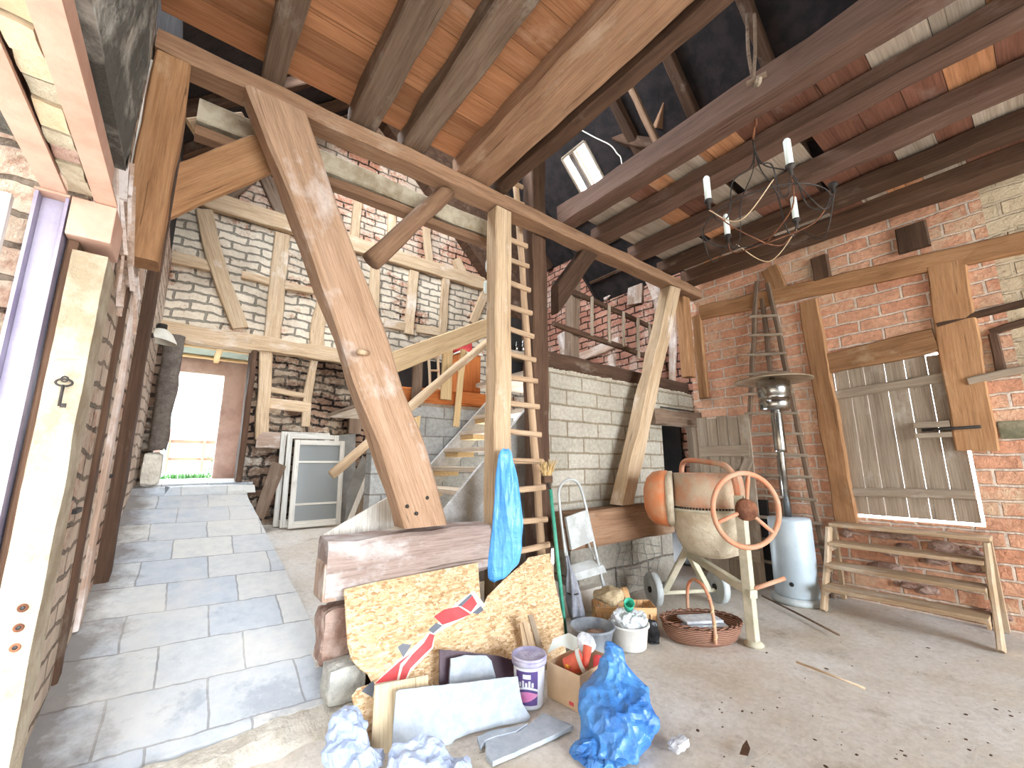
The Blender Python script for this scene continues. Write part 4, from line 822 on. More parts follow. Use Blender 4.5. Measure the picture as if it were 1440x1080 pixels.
# hanging isolators
LN=empty('hanging_lights',P(687,372,y=3.12),'pair of small white lamps hanging on a cord beside the square post','lamp')
tube('cord',[P(690,318,y=3.12),P(690,340,y=3.12),P(687,362,y=3.12)],.006,WHITEL,LN); tube('cord',[P(686,388,y=3.12),P(685,398,y=3.12)],.006,WHITEL,LN)
for u,v in ((687,374),(684,404)):
    c=P(u,v,y=3.12); lathe('lamp_body',[(0,-.065),(.024,-.06),(.03,-.03),(.03,.03),(.02,.06),(0,.065)],CANDLE,c,LN,n=14)
# glassware seen through the ladder
for i,(u,v,h) in enumerate(((726,452,.16),(735,448,.2),(744,440,.16))):
    c=P(u,v,y=4.5); 
    tag(lathe('glass_bottle',[(0,0),(.03,0),(.03,h*.6),(.011,h*.8),(.011,h),(0,h)],CHROME,Vector((c.x,c.y,2.98)),n=14),'small shiny bottle on the dark shelf seen through the ladder','bottle','bottles on the loft shelf')
SH=empty('loft_shelf',(3.1,4.55,2.5),'dark shelf cupboard seen between the rungs of the tall ladder','shelf')
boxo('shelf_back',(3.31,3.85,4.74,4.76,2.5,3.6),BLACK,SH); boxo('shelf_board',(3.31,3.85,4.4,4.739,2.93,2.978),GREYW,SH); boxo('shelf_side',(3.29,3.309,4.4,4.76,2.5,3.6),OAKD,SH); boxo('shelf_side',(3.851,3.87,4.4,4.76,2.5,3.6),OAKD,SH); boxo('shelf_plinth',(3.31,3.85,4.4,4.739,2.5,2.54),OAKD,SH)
# ---- back left corner
ZB=lambda x,y:FR(y)+.012*noise.noise(Vector((x*3,y*3,7)))
def wframe(name,label,c0,w,h,m=WPAINT,tilt=.06,yaw=0,pane=True,mull=()):
    o=empty(name,c0,label,'window'); o['kind']='thing'; o['group']='old window frames against the back wall'
    T=Matrix.Translation(c0)@Matrix.Rotation(yaw,4,'Z')@Matrix.Rotation(-tilt,4,'X')
    def part(n,x0,x1,z0,z1,d0=-.02,d1=.02,mm=m):
        return boxo(n,(x0,x1,d0,d1,z0,z1),mm,o,bev=.004 if mm is m else 0,mw=T)
    f=.065
    part('frame_stile',0,f,0,h);part('frame_stile',w-f,w,0,h);part('frame_rail',f,w-f,0,f+.02);part('frame_rail',f,w-f,h-f,h)
    if pane: part('glass_pane',f,w-f,f+.02,h-f,-.004,.004,PANE)
    for z in mull: part('glazing_bar',f,w-f,z-.014,z+.014,-.012,.012)
    return o
zf=ZB(1.1,6.38)
wframe('window_frame','peeling white window frame with grey panes, front one of the leaning stack',Vector((1.16,6.30,zf+.02)),.66,1.16,mull=(.3,.86))
wframe('window_frame','larger white frame behind, its edge showing left of the front window frame',Vector((1.08,6.40,zf+.025)),.68,1.24,pane=False)
wframe('window_frame','rearmost white frame with flaking top rail in the leaning stack',Vector((1.02,6.52,zf+.03)),.64,1.27,pane=False)
def lean(name,label,cat,px,o,n,th,m,**k): 
    return tag(plate(name,[Pn(u,v,Vector(o),Vector(n)) for u,v in px],th,m,**k),label,cat)
lean('grey_board','dark grey panel leaning on the back wall right of the window frames','panel',((474,742),(472,612),(500,610),(500,742)),(1.9,6.42,0),(0,-1,.12),.02,GREYB)
o_=lean('leaning_board','dark brown board leaning aslant against the rubble by the ramp','board',((357,722),(383,648),(401,655),(369,731)),(.9,5.75,0),(-.5,-.8,.3),.03,OAKG)
for i,(dx,l) in enumerate(((0,'outer grey board of the leaning stack beside the slanted brace'),(10,'second grey board of the leaning stack beside the slanted brace'),(18,'narrow grey board at the back of the leaning stack by the slanted brace'))):
    lean('leaning_board',l,'board',((486+dx*.9,737-dx*.3),(522+dx*.55,648+dx),(527+dx*.55,651+dx),(493+dx*.9,739-dx*.3)),(1.9,5.6+.1*i,0),(-.2,-1,.3),.025,GREYW if i else WPAINT)
lean('grey_slate_board','large smooth grey board behind the stack beside the slanted brace','board',((486,738),(488,690),(510,640),(524,660),(506,737)),(1.9,5.95,0),(-.1,-1,.25),.02,GREYB)
lean('chipboard_offcut','mottled chipboard strip standing on edge left of the slanted brace','board',((505,738),(528,655),(545,700),(540,742)),(1.7,4.9,0),(-.1,-1,.25),.02,OSB)
lean('pine_strip','narrow yellowish pine plank standing left of the slanted brace','plank',((525,741),(528,655),(541,690),(541,744)),(1.7,4.75,0),(-.1,-1,.25),.02,PINE)
lean('pine_offcut','short tan board with a grey edge standing at the grey block wall','board',((574,650),(574,590),(592,584),(590,600),(585,640)),(2.1,4.3,0),(-.1,-1,.12),.03,PINE)
lean('white_plank_end','whitewashed slanted plank end behind the sill beam left of the brace foot','plank',((455,752),(548,698),(556,741),(500,755)),(1.1,3.22,0),(0,-1,.1),.04,WPAINT)
# hollow trunk and shade by the back door
TR=empty('tree_trunk',(-.28,6.35,1.55),'rough dark debarked trunk with frayed foot leaning by the back doorway','trunk'); TR['kind']='thing'
pts=[P(u,v,y=6.4) for u,v in ((205,628),(214,590),(226,545),(232,500),(230,470))]; bm=bmesh.new(); rs=[]
for i,p in enumerate(catmull(pts,5)):
    t=i/20; r=.085+.02*t; p=Vector((max(p.x,-.27),p.y,p.z)); rs.append([p+Vector((r*math.cos(a)*(1+.25*noise.noise(Vector((math.cos(a)*2,math.sin(a)*2,t*5)))),r*.8*math.sin(a),.02*noise.noise(Vector((a*3,t*4,1))) if i else -.05*abs(math.sin(a*5)))) for a in [2*math.pi*k/18 for k in range(18)]])
rings(bm,rs); link('trunk',bm,wood('grey_bark',S(62,54,48),S(112,102,94),S(150,140,130)),TR,smooth=True)
stone('plinth_stone',Vector((-.295,6.42,1.17)),(.085,.09,.18),plain('lime_plinth',S(176,166,150),S(206,198,184),6,.95,0,.8,18),'pale masonry plinth stone under the dark trunk at the back doorway',seed=5)
LP=empty('enamel_lamp',P(226,470,y=6.0),'dusty white enamel lamp shade on a dark bracket above the back doorway','lamp'); c=P(226,474,y=6.0)
lathe('lamp_shade',[(.02,.1),(.05,.09),(.1,.05),(.15,-.02),(.165,-.05)],plain('dusty_enamel',S(186,180,164),S(206,202,190),4,.5),c,LP,axis=(.15,0,1)); lathe('lamp_socket',[(0,.16),(.045,.15),(.045,.1),(0,.09)],IRON,c,LP)
beam('lamp_arm',Vector((XL,6.0,c.z+.12)),c+Vector((0,0,.12)),.03,.04,IRON,LP,wob=.003)
# ================================================================== FOREGROUND PILE
nrm=lambda *a: Vector(a).normalized()
def onp(px,o,n): o=Vector(o); n=Vector(n).normalized(); return [Pn(u,v,o,n) for u,v in px]
def board(name,label,cat,px,o,n,th,m,jag=0,group=None): return tag(plate(name,onp(px,o,n),th,m,jag=jag),label,cat,group)
# --- painted strand board with the red and grey figure
oA,nA=(1.5,2.39,0),(0,-.64,.42)
pa=[(484,829),(520,820),(672,791),(676,846),(690,854),(706,860),(718,872),(724,884),(736,888),(746,884),(757,934),(740,1012),(560,1046),(520,1040),(508,1024),(500,1000),(495,978),(503,968),(519,962),(523,958),(518,948),(506,940),(494,926),(489,905)]
PA=empty('strand_board',(1.5,2.42,0),'large strand board panel painted with a red and grey figure, cut in curves','panel'); PA['kind']='thing'
plate('board_face',onp(pa,oA,nA),.015,OSB,PA)
NA_=Vector(nA).normalized()
def paint(name,px,m,off): plate(name,[p+NA_*off for p in onp(px,oA,nA)],.0006,m,PA)
paint('figure_outline',[(522,965),(560,928),(606,888),(640,849),(666,831),(683,852),(668,860),(640,876),(611,892),(609,912),(592,930),(577,945),(570,962),(530,985),(518,975)],WHITEL,.0012)
for px in (((526,962),(562,930),(580,917),(563,934),(558,956)),((604,891),(611,893),(607,910),(591,926),(577,940),(570,955),(561,957),(566,938),(580,920),(596,904)),((610,867),(625,857),(645,853),(656,860),(662,864),(645,871),(622,879),(616,873)),((647,852),(664,837),(671,849),(662,861),(654,856))): paint('red_figure',px,REDP,.0022)
for px in (((559,910),(566,905),(578,907),(567,925)),((602,886),(613,876),(622,880),(609,891)),((643,852),(662,835),(664,838),(649,853)),((664,862),(676,852),(680,858),(672,864)),((508,972),(524,957),(527,963),(524,981)),): paint('grey_figure',px,GREYP,.0024)
board('strand_board','plain strand board leaning at the ladder foot, right of the painted panel','board',((672,866),(686,838),(712,812),(740,789),(743,784),(773,778),(781,822),(792,870),(797,930),(700,960)),(2.3,2.5,0),(0,-.66,.33),.015,OSB)
# --- boards stacked in front
board('purple_board','dark purple brown board with frayed top edge behind the white pieces','board',((618,913),(660,917),(700,922),(734,931),(731,968),(729,1000),(618,1010)),(1.55,2.335,0),(-.1,-.94,.36),.012,PURP,jag=.002)
board('white_board','small white rough board with rounded corner standing in front of the purple board','board',((634,926),(655,921),(684,922),(691,929),(697,951),(699,990),(630,1002)),(1.5,2.285,0),(-.14,-.94,.33),.015,PLB,jag=.0015)
board('pine_board','smooth pale pine board standing at the left end of the pile','board',((527,964),(602,949),(602,1010),(600,1075),(521,1075)),(1.15,2.29,0),(-.2,-.94,.3),.02,PINEP)
board('plaster_board','large white rough board with broken lower edge at the front of the pile','board',((557,974),(562,970),(728,951),(731,972),(735,990),(746,1008),(742,1014),(728,1017),(705,1020),(684,1026),(660,1032),(640,1040),(626,1054),(618,1066),(580,1075),(549,1075)),(1.37,2.165,0),(-.236,-.94,.3),.018,PLB,jag=.002)
tag(plate('plaster_slab',[P(u,v,z=.026) for u,v in ((682,1043),(700,1036),(728,1030),(745,1018),(764,1002),(806,1020),(760,1042),(693,1071),(684,1062))],.022,PLB,jag=.002),'long white broken slab lying flat in front of the paint bucket','slab')
tag(plate('plaster_slab',[P(u,v,z=.03) for u,v in ((671,1036),(690,1027),(722,1022),(742,1017),(726,1028),(700,1034),(682,1041),(676,1050))],.02,PLB,jag=.002),'narrow white broken slab between the large board and the long slab','slab')
board('batten','narrow pale lath leaning on the plain strand board','batten',((743,865),(749,863),(772,940),(765,944)),(2.25,2.33,0),(0,-.66,.3),.012,GREYW)
board('batten','wider tan lath leaning beside the narrow pale lath','batten',((731,878),(741,872),(765,944),(762,950),(742,950)),(2.2,2.345,0),(0,-.66,.3),.012,PALE)
board('card_scrap','small lilac card scrap sticking up at the end of the purple board','scrap',((727,922),(740,911),(739,930),(731,936)),(1.75,2.43,0),(-.1,-.94,.3),.003,DUSTSH)
# --- blue sheet hung on the post, rubble bag, dusty sheets
def pxloft(name,rows,m,amp,fr,label,cat,flat=.75,n=18,seed=0,sub=2,zmin=None,fine=.4,an=1.):
    rs=[]
    for v,a,b,d in rows:
        l,r=P(a,v,d=d),P(b,v,d=d); c=(l+r)/2; ux=(r-l); w=ux.length/2; ux=Vector((ux.x,ux.y,0)).normalized(); uy=Vector((-ux.y,ux.x,0))
        z=c.z if zmin is None else max(c.z,zmin)
        rs.append([Vector((c.x,c.y,z))+ux*w*math.cos(2*math.pi*k/n)+uy*w*flat*math.sin(2*math.pi*k/n) for k in range(n)])
    o=crumple_sheet(name,rs,m,amp=amp,fr=fr,seed=seed,sub=sub,fine=fine,an=an); 
    z=min(v.co.z for v in o.data.vertices)
    if z<.004 or (zmin is not None):
        for q in o.data.vertices: q.co.z+=max(0,.004-q.co.z) if q.co.z<.004 else 0
    return tag(o,label,cat)
hd=3.5
pxloft('plastic_sheet',[(630,707,716,hd),(648,702,722,hd),(680,697,731,hd),(710,693,735,hd),(740,690,737,hd),(765,688,735,hd),(790,686,730,hd),(802,686,722,hd),(816,688,708,hd)],BLUESH,.03,7,'bright blue plastic sheet hung bunched on the square post','plastic sheet',flat=.3,seed=3,an=.22)
pxloft('rubble_bag',[(901, 852, 864, 2.74), (915, 847, 875, 2.74), (935, 842, 888, 2.72), (955, 834, 909, 2.7), (975, 827, 921, 2.66), (1000, 824, 925, 2.6), (1022, 822, 921, 2.54), (1042, 815, 910, 2.5), (1062, 810, 896, 2.46), (1078, 808, 886, 2.44)],BLUEBAG,.075,3.4,'crumpled blue plastic bag stuffed with rubble standing on the floor','rubble bag',flat=.72,seed=11,zmin=0.005,fine=.42,sub=3)
pxloft('dusty_sheet',[(1000,478,500,2.5),(1012,470,512,2.48),(1030,464,520,2.44),(1052,462,524,2.4),(1078,466,540,2.36)],DUSTSH,.05,9,'greyish crumpled plastic sheet lying by the broken paving edge','plastic sheet',flat=.7,seed=4,zmin=.005)
pxloft('dusty_sheet',[(1050,560,616,2.28),(1060,545,630,2.27),(1072,540,646,2.25),(1090,536,665,2.22)],DUSTSH,.05,9,'bluish crumpled plastic sheet at the foot of the large white board','plastic sheet',flat=.45,seed=6,zmin=.005)
# --- paint bucket
pb=Vector((1.835,2.20,0)); PB=empty('paint_bucket',pb,'white paint bucket with purple label and dirty lilac lid','paint bucket'); PB.rotation_euler=(.0,0,0)
LIL=plain('lilac_lid',S(150,146,178),S(190,188,206),8,.5,0,.2,30); WHP=plain('white_pail',S(214,218,226),S(196,200,212),5,.5,0,.05,20); PUL=plain('purple_label',S(74,62,116),S(96,78,132),5,.4,bump=0); MAG=plain('magenta_label',S(190,110,160),S(206,150,186),9,.4,bump=0)
lathe('pail',[(0,.003),(.082,.003),(.086,.01),(.1,.255),(.0,.255)],WHP,pb,PB,n=36); lathe('pail_rim',[(.1,.235),(.108,.235),(.11,.26),(.1,.262)],LIL,pb,PB,n=36)
LD_=lathe('lid',[(.104,.262),(.11,.27),(.108,.278),(.098,.28),(.092,.27),(.07,.27),(0,.272)],LIL,pb,PB,n=36)
def patch(name,a0,a1,z0f,z1f,m,par,off=.0015):
    bm=bmesh.new(); N=14; lo=[];hi=[]
    for i in range(N+1):
        t=i/N; a=a0+(a1-a0)*t
        for L,zf in ((lo,z0f),(hi,z1f)):
            z=zf(t); r=.086+(.014*z/.255)+off; L.append(bm.verts.new((pb.x+r*math.cos(a),pb.y+r*math.sin(a),z)))
    for i in range(N): bm.faces.new((lo[i],lo[i+1],hi[i+1],hi[i]))
    return link(name,bm,m,par)
A0,A1=math.radians(178),math.radians(262)
lb=patch('label',A0,A1,lambda t:.03,lambda t:.215,PUL,PB); patch('label_swirl',A0,A1,lambda t:.04+.04*t*t,lambda t:.085+.02*math.sin(t*3),MAG,lb,.0022)
patch('label_stripe',A0,A1,lambda t:.1+.02*math.sin(t*3),lambda t:.112+.02*math.sin(t*3),WHP,lb,.0026)
for k in range(5): patch('label_mark',A0+.25+.2*k,A0+.38+.2*k,lambda t:.13,lambda t:.155+.01*(k%2),WHP,lb,.0028)
patch('label_mark',A0+.5,A0+1.0,lambda t:.175,lambda t:.2,WHP,lb,.0028)
for k in range(3): boxo('lid_emboss',(pb.x-.03+.025*k,pb.x-.02+.025*k,pb.y-.04,pb.y+.01,.27,.2745),LIL,LD_)
# --- cardboard box with its contents
cx=Vector((2.0,1.97,0)); BX=empty('cardboard_box',(2.18,2.1,0),'open cardboard box with a small red mark, holding red pots','box')
yb_=math.radians(6); T=Matrix.Translation((2.0,1.93,0))@Matrix.Rotation(yb_,4,'Z'); bw_,bd_,bh_=.36,.26,.2
for nme,b in (('box_side',(0,.006,0,bd_,0,bh_)),('box_side',(bw_-.006,bw_,0,bd_,0,bh_)),('box_side',(.0065,bw_-.0065,0,.006,0,bh_)),('box_side',(.0065,bw_-.0065,bd_-.006,bd_,0,bh_)),('box_bottom',(.0065,bw_-.0065,.0065,bd_-.0065,.002,.008))):
    o=boxo(nme,b,CARD,BX,mw=T)
o=boxo('printed_mark',(-.0012,-.0002,.05,.085,.02,.04),REDP,BX,mw=T)
def pot(name,label,cat,c,r,h,ax,m,rim=None,grp=None):
    e=empty(name,c,label,cat,grp); lathe('pot_wall',[(0,0),(r*.72,0),(r*.74,.004),(r,h),(r*.93,h),(r*.68,.01),(0,.01)],m,c,e,n=24,axis=ax)
    if rim: lathe('pot_rim',[(r,h-.02),(r*1.09,h-.02),(r*1.1,h+.004),(r*.95,h+.004)],rim,c,e,n=24,axis=ax)
    return e
pt=pot('flower_pot','red flower pot with white rim and yellow spot tipped in the cardboard box','pot',Vector((2.075,2.125,.165)),.062,.115,(.55,-.6,.35),TERRA,CANDLE)
o=boxo('yellow_spot',(2.035,2.05,2.06,2.09,.185,.2),YELL,pt,bev=.004)
pot('plastic_cup','long pinkish red cup lying in the middle of the cardboard box','cup',Vector((2.19,2.07,.15)),.03,.12,(.3,.1,.5),TERRA)
pot('plastic_cup','short red cup lying toward the blue bag in the cardboard box','cup',Vector((2.22,1.99,.13)),.036,.1,(.5,.3,.45),REDP)
pot('plastic_cup','crimson cup lowest in the cardboard box by the blue bag','cup',Vector((2.14,1.99,.1)),.028,.08,(.7,-.2,.25),REDP)
board('paper_sheet','crumpled whitish card sheet poking up behind the red cups','paper',((770,918),(778,898),(800,890),(822,902),(806,915),(790,908)),(2.3,2.2,.215),(-.2,-.5,.8),.002,CANDLE)
pxloft('paper_wad',[(890,818,826,3.16),(896,812,834,3.13),(906,812,838,3.1),(914,816,834,3.08)],PAPER,.012,14,'crumpled bluish paper wad behind the red cups','paper',flat=.6,seed=9,sub=1)
# --- buckets
def bucket(name,label,c,rt,rb_,h,m,handle=True):
    e=empty(name,c,label,'bucket'); lathe('bucket_wall',[(0,.004),(rb_,.004),(rb_+.004,.01),(rt,h-.02),(rt+.012,h-.015),(rt+.012,h),(rt-.003,h),(rb_-.006,.02),(0,.02)],m,c,e,n=32); return e
g1=Vector((2.665,2.425,0)); GB=bucket('grey_bucket','dark grey mortar bucket with broken bits inside, beside the white bucket',g1,.165,.12,.2,BUCKG)
crumple_sheet('bucket_debris',[[g1+Vector((.03+r*math.cos(a),-.02+r*math.sin(a),z)) for a in [2*math.pi*i/12 for i in range(12)]] for r,z in ((.09,.05),(.1,.1),(.07,.14),(.03,.165))],STONEP,GB,amp=.02,fr=14,sub=1)
g2=Vector((2.985,2.32,0)); WBK=bucket('white_bucket','dirty white bucket heaped with clear plastic film',g2,.15,.125,.18,BUCKW)
tag(crumple_sheet('plastic_film',[[g2+Vector((r*math.cos(a),r*math.sin(a),z)) for a in [2*math.pi*i/14 for i in range(14)]] for r,z in ((.06,.11),(.085,.15),(.13,.205),(.115,.24),(.05,.265))],crumpled('clear_film',S(206,214,222),S(226,232,236),.25,12,.7),amp=.05,fr=9,sub=2,seed=2,fine=.5),'crumpled clear plastic film heaped in the white bucket','plastic film')
TL=lathe('teal_cup',[(0,0),(.035,0),(.042,.09),(.036,.09),(.03,.01),(0,.01)],TEALP,g2+Vector((-.02,-.02,.295)),n=20,axis=(-.5,-.5,.6)); tag(TL,'small teal plastic cup lying on the clear film','cup')
# --- chip wood crate with burlap
cc0=Vector((3.215,2.55,0)); CRT=empty('chip_basket',cc0,'chip wood market basket with slatted sides and flat handle','basket'); yc=math.radians(-40); T=Matrix.Translation(cc0)@Matrix.Rotation(yc,4,'Z')
def cpart(n,b,m=CHIP,par=CRT):
    return boxo(n,b,m,par,bev=.0015,mw=T)
lx,ly,hh=.26,.105,.22
for s in (-1,1):
    for k in range(9):
        x=-lx+.0575*k+.006; cpart('slat',(x,x+.046,s*ly-.003,s*ly+.003,.01,hh))
    for z in (.04,hh-.05): cpart('band',(-lx,lx,s*ly+(.004 if s>0 else -.008),s*ly+(.008 if s>0 else -.004),z,z+.05))
    cpart('end_panel',(s*lx-.004,s*lx+.004,-ly+.004,ly-.004,.01,hh))
cpart('bottom',(-lx+.005,lx-.005,-ly+.004,ly-.004,.006,.012))
hp_=[Vector((.02,-ly-.012,.05)),Vector((.02,-ly-.014,hh+.04)),Vector((.02,-ly*.6,hh+.11)),Vector((.02,0,hh+.13)),Vector((.02,ly*.6,hh+.11)),Vector((.02,ly+.014,hh+.04)),Vector((.02,ly+.012,.05))]
bm=bmesh.new(); cp=catmull(hp_,5); rs=[]
for i,p in enumerate(cp):
    d=(cp[min(i+1,len(cp)-1)]-cp[max(i-1,0)]).normalized(); nn_=Vector((1,0,0)).cross(d); rs.append([p+Vector((sx*.022,0,0))+nn_*sn*.002 for sx,sn in ((-1,-1),(1,-1),(1,1),(-1,1))])
rings(bm,rs); o=link('handle',bm,CHIP); o.matrix_basis=T; setpar(o,CRT)
Rz=lambda x,y,z:T@Vector((x,y,z))
tag(crumple_sheet('burlap_sack',[[Rz(-.13+r*.85*math.cos(a),-.02+r*.8*math.sin(a),z) for a in [2*math.pi*i/16 for i in range(16)]] for r,z in ((.08,.25),(.14,.26),(.17,.29),(.13,.33),(.06,.35))],BURLAP,amp=.04,fr=6,sub=2,seed=5),'folded tan burlap sack lying over one end of the chip basket','sack')
# --- rattan basket with newspapers
rb0=Vector((3.57,2.035,0)); RBK=empty('wicker_basket',rb0,'oval brown wicker basket with tall arched handle, holding newspapers','basket'); ya=math.radians(-36); T2=Matrix.Translation(rb0)@Matrix.Rotation(ya,4,'Z')
def oval(rx,ry,z,n=44): return [Vector((rx*math.cos(2*math.pi*i/n),ry*math.sin(2*math.pi*i/n),z)) for i in range(n)]
bm=bmesh.new(); rings(bm,[oval(.25,.16,.004),oval(.285,.19,.03),oval(.315,.22,.09),oval(.325,.23,.15),oval(.31,.215,.15),oval(.3,.205,.09),oval(.27,.175,.03),oval(.2,.12,.02)]); o=link('basket_body',bm,WICK,smooth=True); o.matrix_basis=T2; setpar(o,RBK)
def t2(pts): return [T2@Vector(p) for p in pts]
bm=bmesh.new(); N=90; rs=[]
for st in (0,math.pi):
    pts=[Vector(((.318+.012*math.cos(i*.9+st))*math.cos(2*math.pi*i/N),(.223+.012*math.cos(i*.9+st))*math.sin(2*math.pi*i/N),.155+.011*math.sin(i*.9+st))) for i in range(N)]
    o=tube('braided_rim',t2(pts),.008,WICK,RBK,closed=True,n=6)
harc=t2(catmull([(0,-.232,.06),(0,-.235,.2),(0,-.2,.36),(0,-.1,.44),(0,0,.455),(0,.1,.44),(0,.2,.36),(0,.235,.2),(0,.232,.06)],6))
tube('handle',harc,.014,MIXR,RBK,n=8)
sp=[]
for i in range(70):
    t=i/119*(len(harc)-1); k=int(t); p=harc[k].lerp(harc[min(k+1,len(harc)-1)],t-k); a=i*.7; sp.append(p+Vector((.014*math.cos(a),.014*math.sin(a),.006*math.sin(a))))
tube('handle_wrap',sp,.004,DRY,RBK,n=5)
for i,(x,y,z,r) in enumerate(((.02,.0,.085,.1),(.03,-.01,.115,-.08),(.0,.01,.145,.1))):
    o=boxo('newspaper',(-.16,.16,-.085,.085,0,.022),PAPER,bev=.006,mw=T2@Matrix.Translation((x,y,z))@Matrix.Rotation(r,4,'Z')); tag(o,('folded newspaper lowest in the wicker basket','folded newspaper in the middle of the stack in the wicker basket','folded newspaper topmost in the wicker basket')[i],'newspaper','newspapers in the wicker basket')
# --- stepladder, broom, furled cloth, wire mesh
oS,nS=Vector((2.9,2.75,0)),Vector((0,-1,.05)).normalized()
def Q(u,v): return Pn(u,v,oS,nS)
SLD2=empty('step_ladder',Vector((3.05,2.76,0)),'dusty white folded household stepladder with hoop top leaning by the block wall','stepladder')
def down(p,q):
    d=q-p; return p+d*((.012-p.z)/d.z)
lf=[Q(786,700),Q(793,770)]; rt_=[Q(820,700),Q(850,832)]
fl_=down(Q(793,762),Q(806,850)); fr_=down(Q(820,700),Q(850,832))
tube('hoop_rail',catmull([fl_,Q(800,812),Q(792,755),Q(786,700),Q(788,684),Q(798,675),Q(809,676),Q(817,688),Q(826,722),Q(840,786),fr_],5),.013,ALU,SLD2)
bk=Vector((0,.02,0)); 
plate('platform',[p+Vector((0,-.02,0)) for p in (Q(794,727),Q(822,717),Q(833,760),Q(802,773))],.025,ALU,SLD2); plate('step',[p+Vector((0,-.02,0)) for p in (Q(806,806),Q(846,794),Q(851,804),Q(809,816))],.03,ALU,SLD2); plate('step_top',[Q(806,806)+Vector((0,-.02,0)),Q(846,794)+Vector((0,-.02,0)),Q(844,786)+Vector((0,.05,0)),Q(805,797)+Vector((0,.05,0))],.006,ALU,SLD2)
tube('rear_leg',[Q(822,735)+Vector((0,.05,0)),down(Q(822,735),Q(856,835))+Vector((.05,.05,0))],.011,ALU,SLD2); tube('rear_leg',[Q(798,745)+Vector((0,.05,0)),down(Q(798,745),Q(812,850))+Vector((.0,.05,0))],.011,ALU,SLD2)
BR=empty('broom',(2.72,2.6,0),'upturned broom with teal pole and worn straw bristles beside the dark post','broom')
b1=P(774,688,y=2.80); b0=P(795,890,y=2.7); b0=b1+(b0-b1)*((.01-b1.z)/(b0-b1).z); tube('pole',[b0,b1],.017,GREEN,BR,n=10)
bh0=P(769,674,y=2.80); boxo('broom_head',(bh0.x-.05,bh0.x+.05,2.775,2.825,bh0.z-.03,bh0.z+.03),OAKD,BR,bev=.006); tube('pole_socket',[b1-(b1-b0).normalized()*.01,bh0],.012,IRON,BR)
bm=bmesh.new()
for i in range(46):
    a=bh0+Vector((R.uniform(-.04,.04),R.uniform(-.015,.015),.028)); q=a+Vector(((a.x-bh0.x)*R.uniform(.6,2.2)+R.uniform(-.02,.02),R.uniform(-.03,.03),R.uniform(.05,.15))); mm=(a+q)/2+Vector((R.uniform(-.015,.015),R.uniform(-.015,.015),.01)); w=R.uniform(.003,.006)
    rings(bm,[[p+Vector((w*math.cos(c)*s,w*math.sin(c)*s,0)) for c in (0,2.1,4.2)] for p,s in ((a,1),(mm,1.2),(q,.7))])
o=link('bristles',bm,DRY,BR); o['kind']='stuff'
UM=empty('furled_parasol',(2.85,2.62,0),'furled dusty grey parasol leaning between the teal broom and stepladder','parasol')
u0=P(812,866,y=2.66); u1=P(797,782,y=2.72); u0=u1+(u0-u1)*((.02-u1.z)/(u0-u1).z); m_=frame(u1-u0); rs=[]
for i in range(22):
    t=i/21; r=.015+.04*math.sin(math.pi*min(1,t*1.15+.03))**.8; rs.append([u0.lerp(u1,t)+m_@Vector((r*(1+.35*math.sin(a*5+t*9))*math.cos(a),0,r*(1+.35*math.sin(a*5+t*9))*math.sin(a))) for a in [2*math.pi*k/26 for k in range(26)]])
bm=bmesh.new(); rings(bm,rs); link('canopy',bm,plain('grey_canvas',S(110,112,122),S(144,146,154),8,.9,0,.4,40),UM,smooth=True); tube('canopy_tie',[u0.lerp(u1,.55)+m_@Vector((.052*math.cos(a),.01*math.sin(a),.052*math.sin(a))) for a in [2*math.pi*k/16 for k in range(16)]],.006,IRON,UM,closed=True)
bm=bmesh.new(); oM,nM=Vector((4.1,3.13,0)),Vector((0,-1,.06)).normalized()
WIRE=plain('galvanised_wire',S(150,150,150),S(176,174,172),5,.5,.6,.0)
ws=[]
for k in range(7):
    t=k/6; ws.append([Pn(870+58*t+3*math.sin(s*1.3+k),774+4*math.sin(k)+62*s/6,oM,nM) for s in range(7)])
for k in range(6):
    t=k/5; ws.append([Pn(868+62*s/7,778+56*t+2*math.sin(s*1.1+k*2),oM,nM) for s in range(8)])
for w in ws:
    n0=len(bm.verts)
    for i in range(len(w)-1):
        a,b=w[i],w[i+1]; m2=frame(b-a); rings(bm,[[p+m2@Vector((.0035*math.cos(c),0,.0035*math.sin(c))) for c in (0,2.1,4.2)] for p in (a,b)],cap=False)
zm=min(v.co.z for v in bm.verts)
o=link('wire_mesh',bm,WIRE,None); o.location.z=-min(0,zm)+.003 if zm<0 else -(zm-.003); tag(o,'tangled piece of wire mesh leaning on the concrete pier','wire mesh')
pxloft('black_bag',[(872,912,920,3.86),(882,908,926,3.86),(900,911,928,3.9),(912,912,928,3.88)],plain('black_plastic',S(24,24,26),S(40,40,44),6,.35),.015,9,'small black plastic bag between the white bucket and wicker basket','bag',flat=.4,seed=13,zmin=.005)
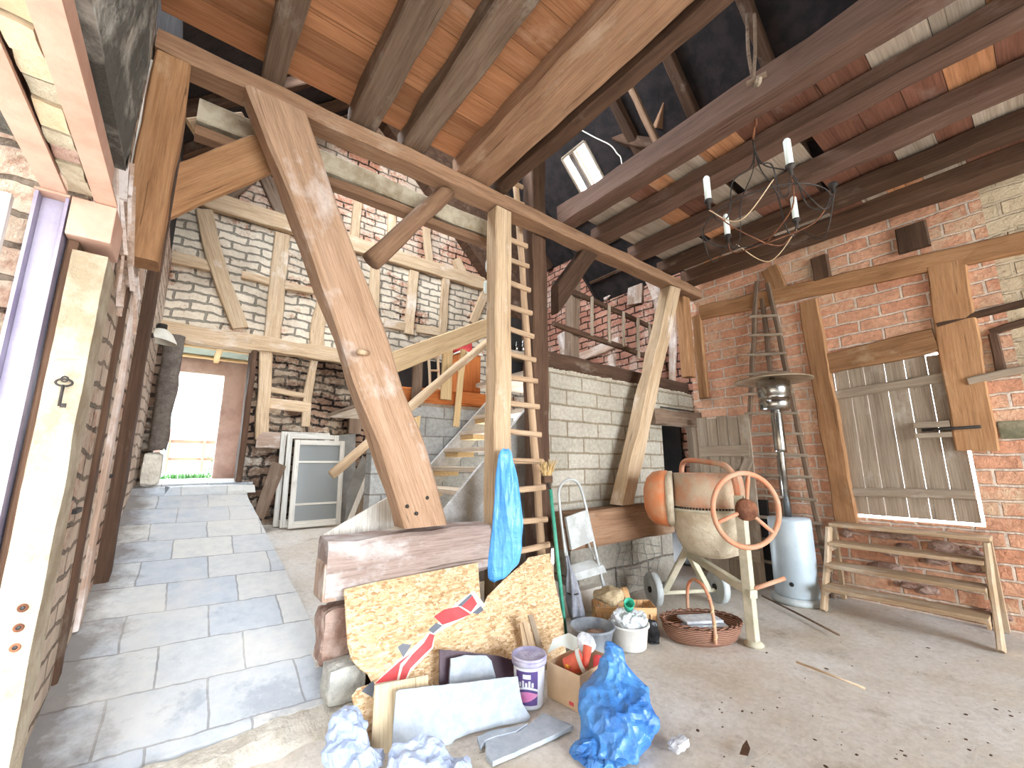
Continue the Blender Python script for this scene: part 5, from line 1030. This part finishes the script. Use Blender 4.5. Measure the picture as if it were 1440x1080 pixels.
# --- small litter on the floor
def stick(label,a,b,r,m): tag(tube('stick',[P(*a,z=r+.012),P(*P2(a,b),z=r+.013),P(*b,z=r+.012)],r,m,n=6),label,'stick')
P2=lambda a,b:((a[0]+b[0])/2+1,(a[1]+b[1])/2)
stick('thin pale stick lying alone on the bare floor',(1120,931),(1216,968),.007,PALE); stick('longer brownish stick on the floor beside the heater base',(1072,838),(1180,893),.009,OAKG)
stone('paper_scrap',P(955,1054,z=.008),(.05,.03,.02),PAPER,'crumpled white paper scrap on the floor near the blue bag','scrap',seed=21,rough=.5)
tag(plate('dry_leaf',[P(u,v,z=.022) for u,v in ((1040,1060),(1044,1048),(1050,1040),(1055,1052),(1052,1062))],.004,OAKD),'curled dark dry leaf on the floor in front','leaf')
bm=bmesh.new()
for i in range(70):
    u,v=R.uniform(930,1440),R.uniform(900,1078); p=P(u,v,z=.012); s=R.uniform(.002,.007)
    if p.x>5.0 or p.y>1.6: continue
    vs=bmesh.ops.create_icosphere(bm,subdivisions=1,radius=1)['verts']; e=Vector((R.uniform(.6,2.4),R.uniform(.6,1.6),.5)); a=R.uniform(0,3.1)
    for q in vs: q.co=Matrix.Rotation(a,3,'Z')@Vector((q.co.x*e.x,q.co.y*e.y,q.co.z*e.z))*s+p
o=link('floor_litter',bm,OAKD); tag(o,'scattered crumbs of dirt and straw over the open floor','litter',kind='stuff')
# ------------------------------------------------------------------ light
w=bpy.data.worlds.new('sky'); SC.world=w; w.use_nodes=True; bgn=w.node_tree.nodes['Background']; bgn.inputs[0].default_value=(.86,.93,1,1); bgn.inputs[1].default_value=13.
def portal(name,loc,sx,sy,rot):
    l=bpy.data.lights.new(name,'AREA'); l.shape='RECTANGLE'; l.size=sx; l.size_y=sy; l.cycles.is_portal=True; o=bpy.data.objects.new(name,l); COL.objects.link(o); o.location=loc; o.rotation_euler=rot
hp=math.pi/2
portal('daylight_side_gate',(-.53,-.15,1.2),4.3,2.4,(0,-hp,0)); portal('daylight_front_fill',(2.8,-8,2.05),6.0,4.1,(hp,0,0))  # front opening is unseen, added for even fill
portal('daylight_added_roof',(.8,4.2,6.75),3.0,2.1,(0,-math.pi/4,0))  # portal at the added, unseen roof opening
portal('daylight_back_door',(.1,8.5,1.9),1.2,1.6,(-hp,0,0))
vs=SC.view_settings; SC.display_settings.display_device='sRGB'; vs.view_transform='Standard'; vs.look='None'; vs.gamma=1; vs.use_curve_mapping=False; vs.exposure=1.22
SC.cycles.use_denoising=True; SC.cycles.max_bounces=10; SC.cycles.diffuse_bounces=6; SC.cycles.sample_clamp_indirect=8
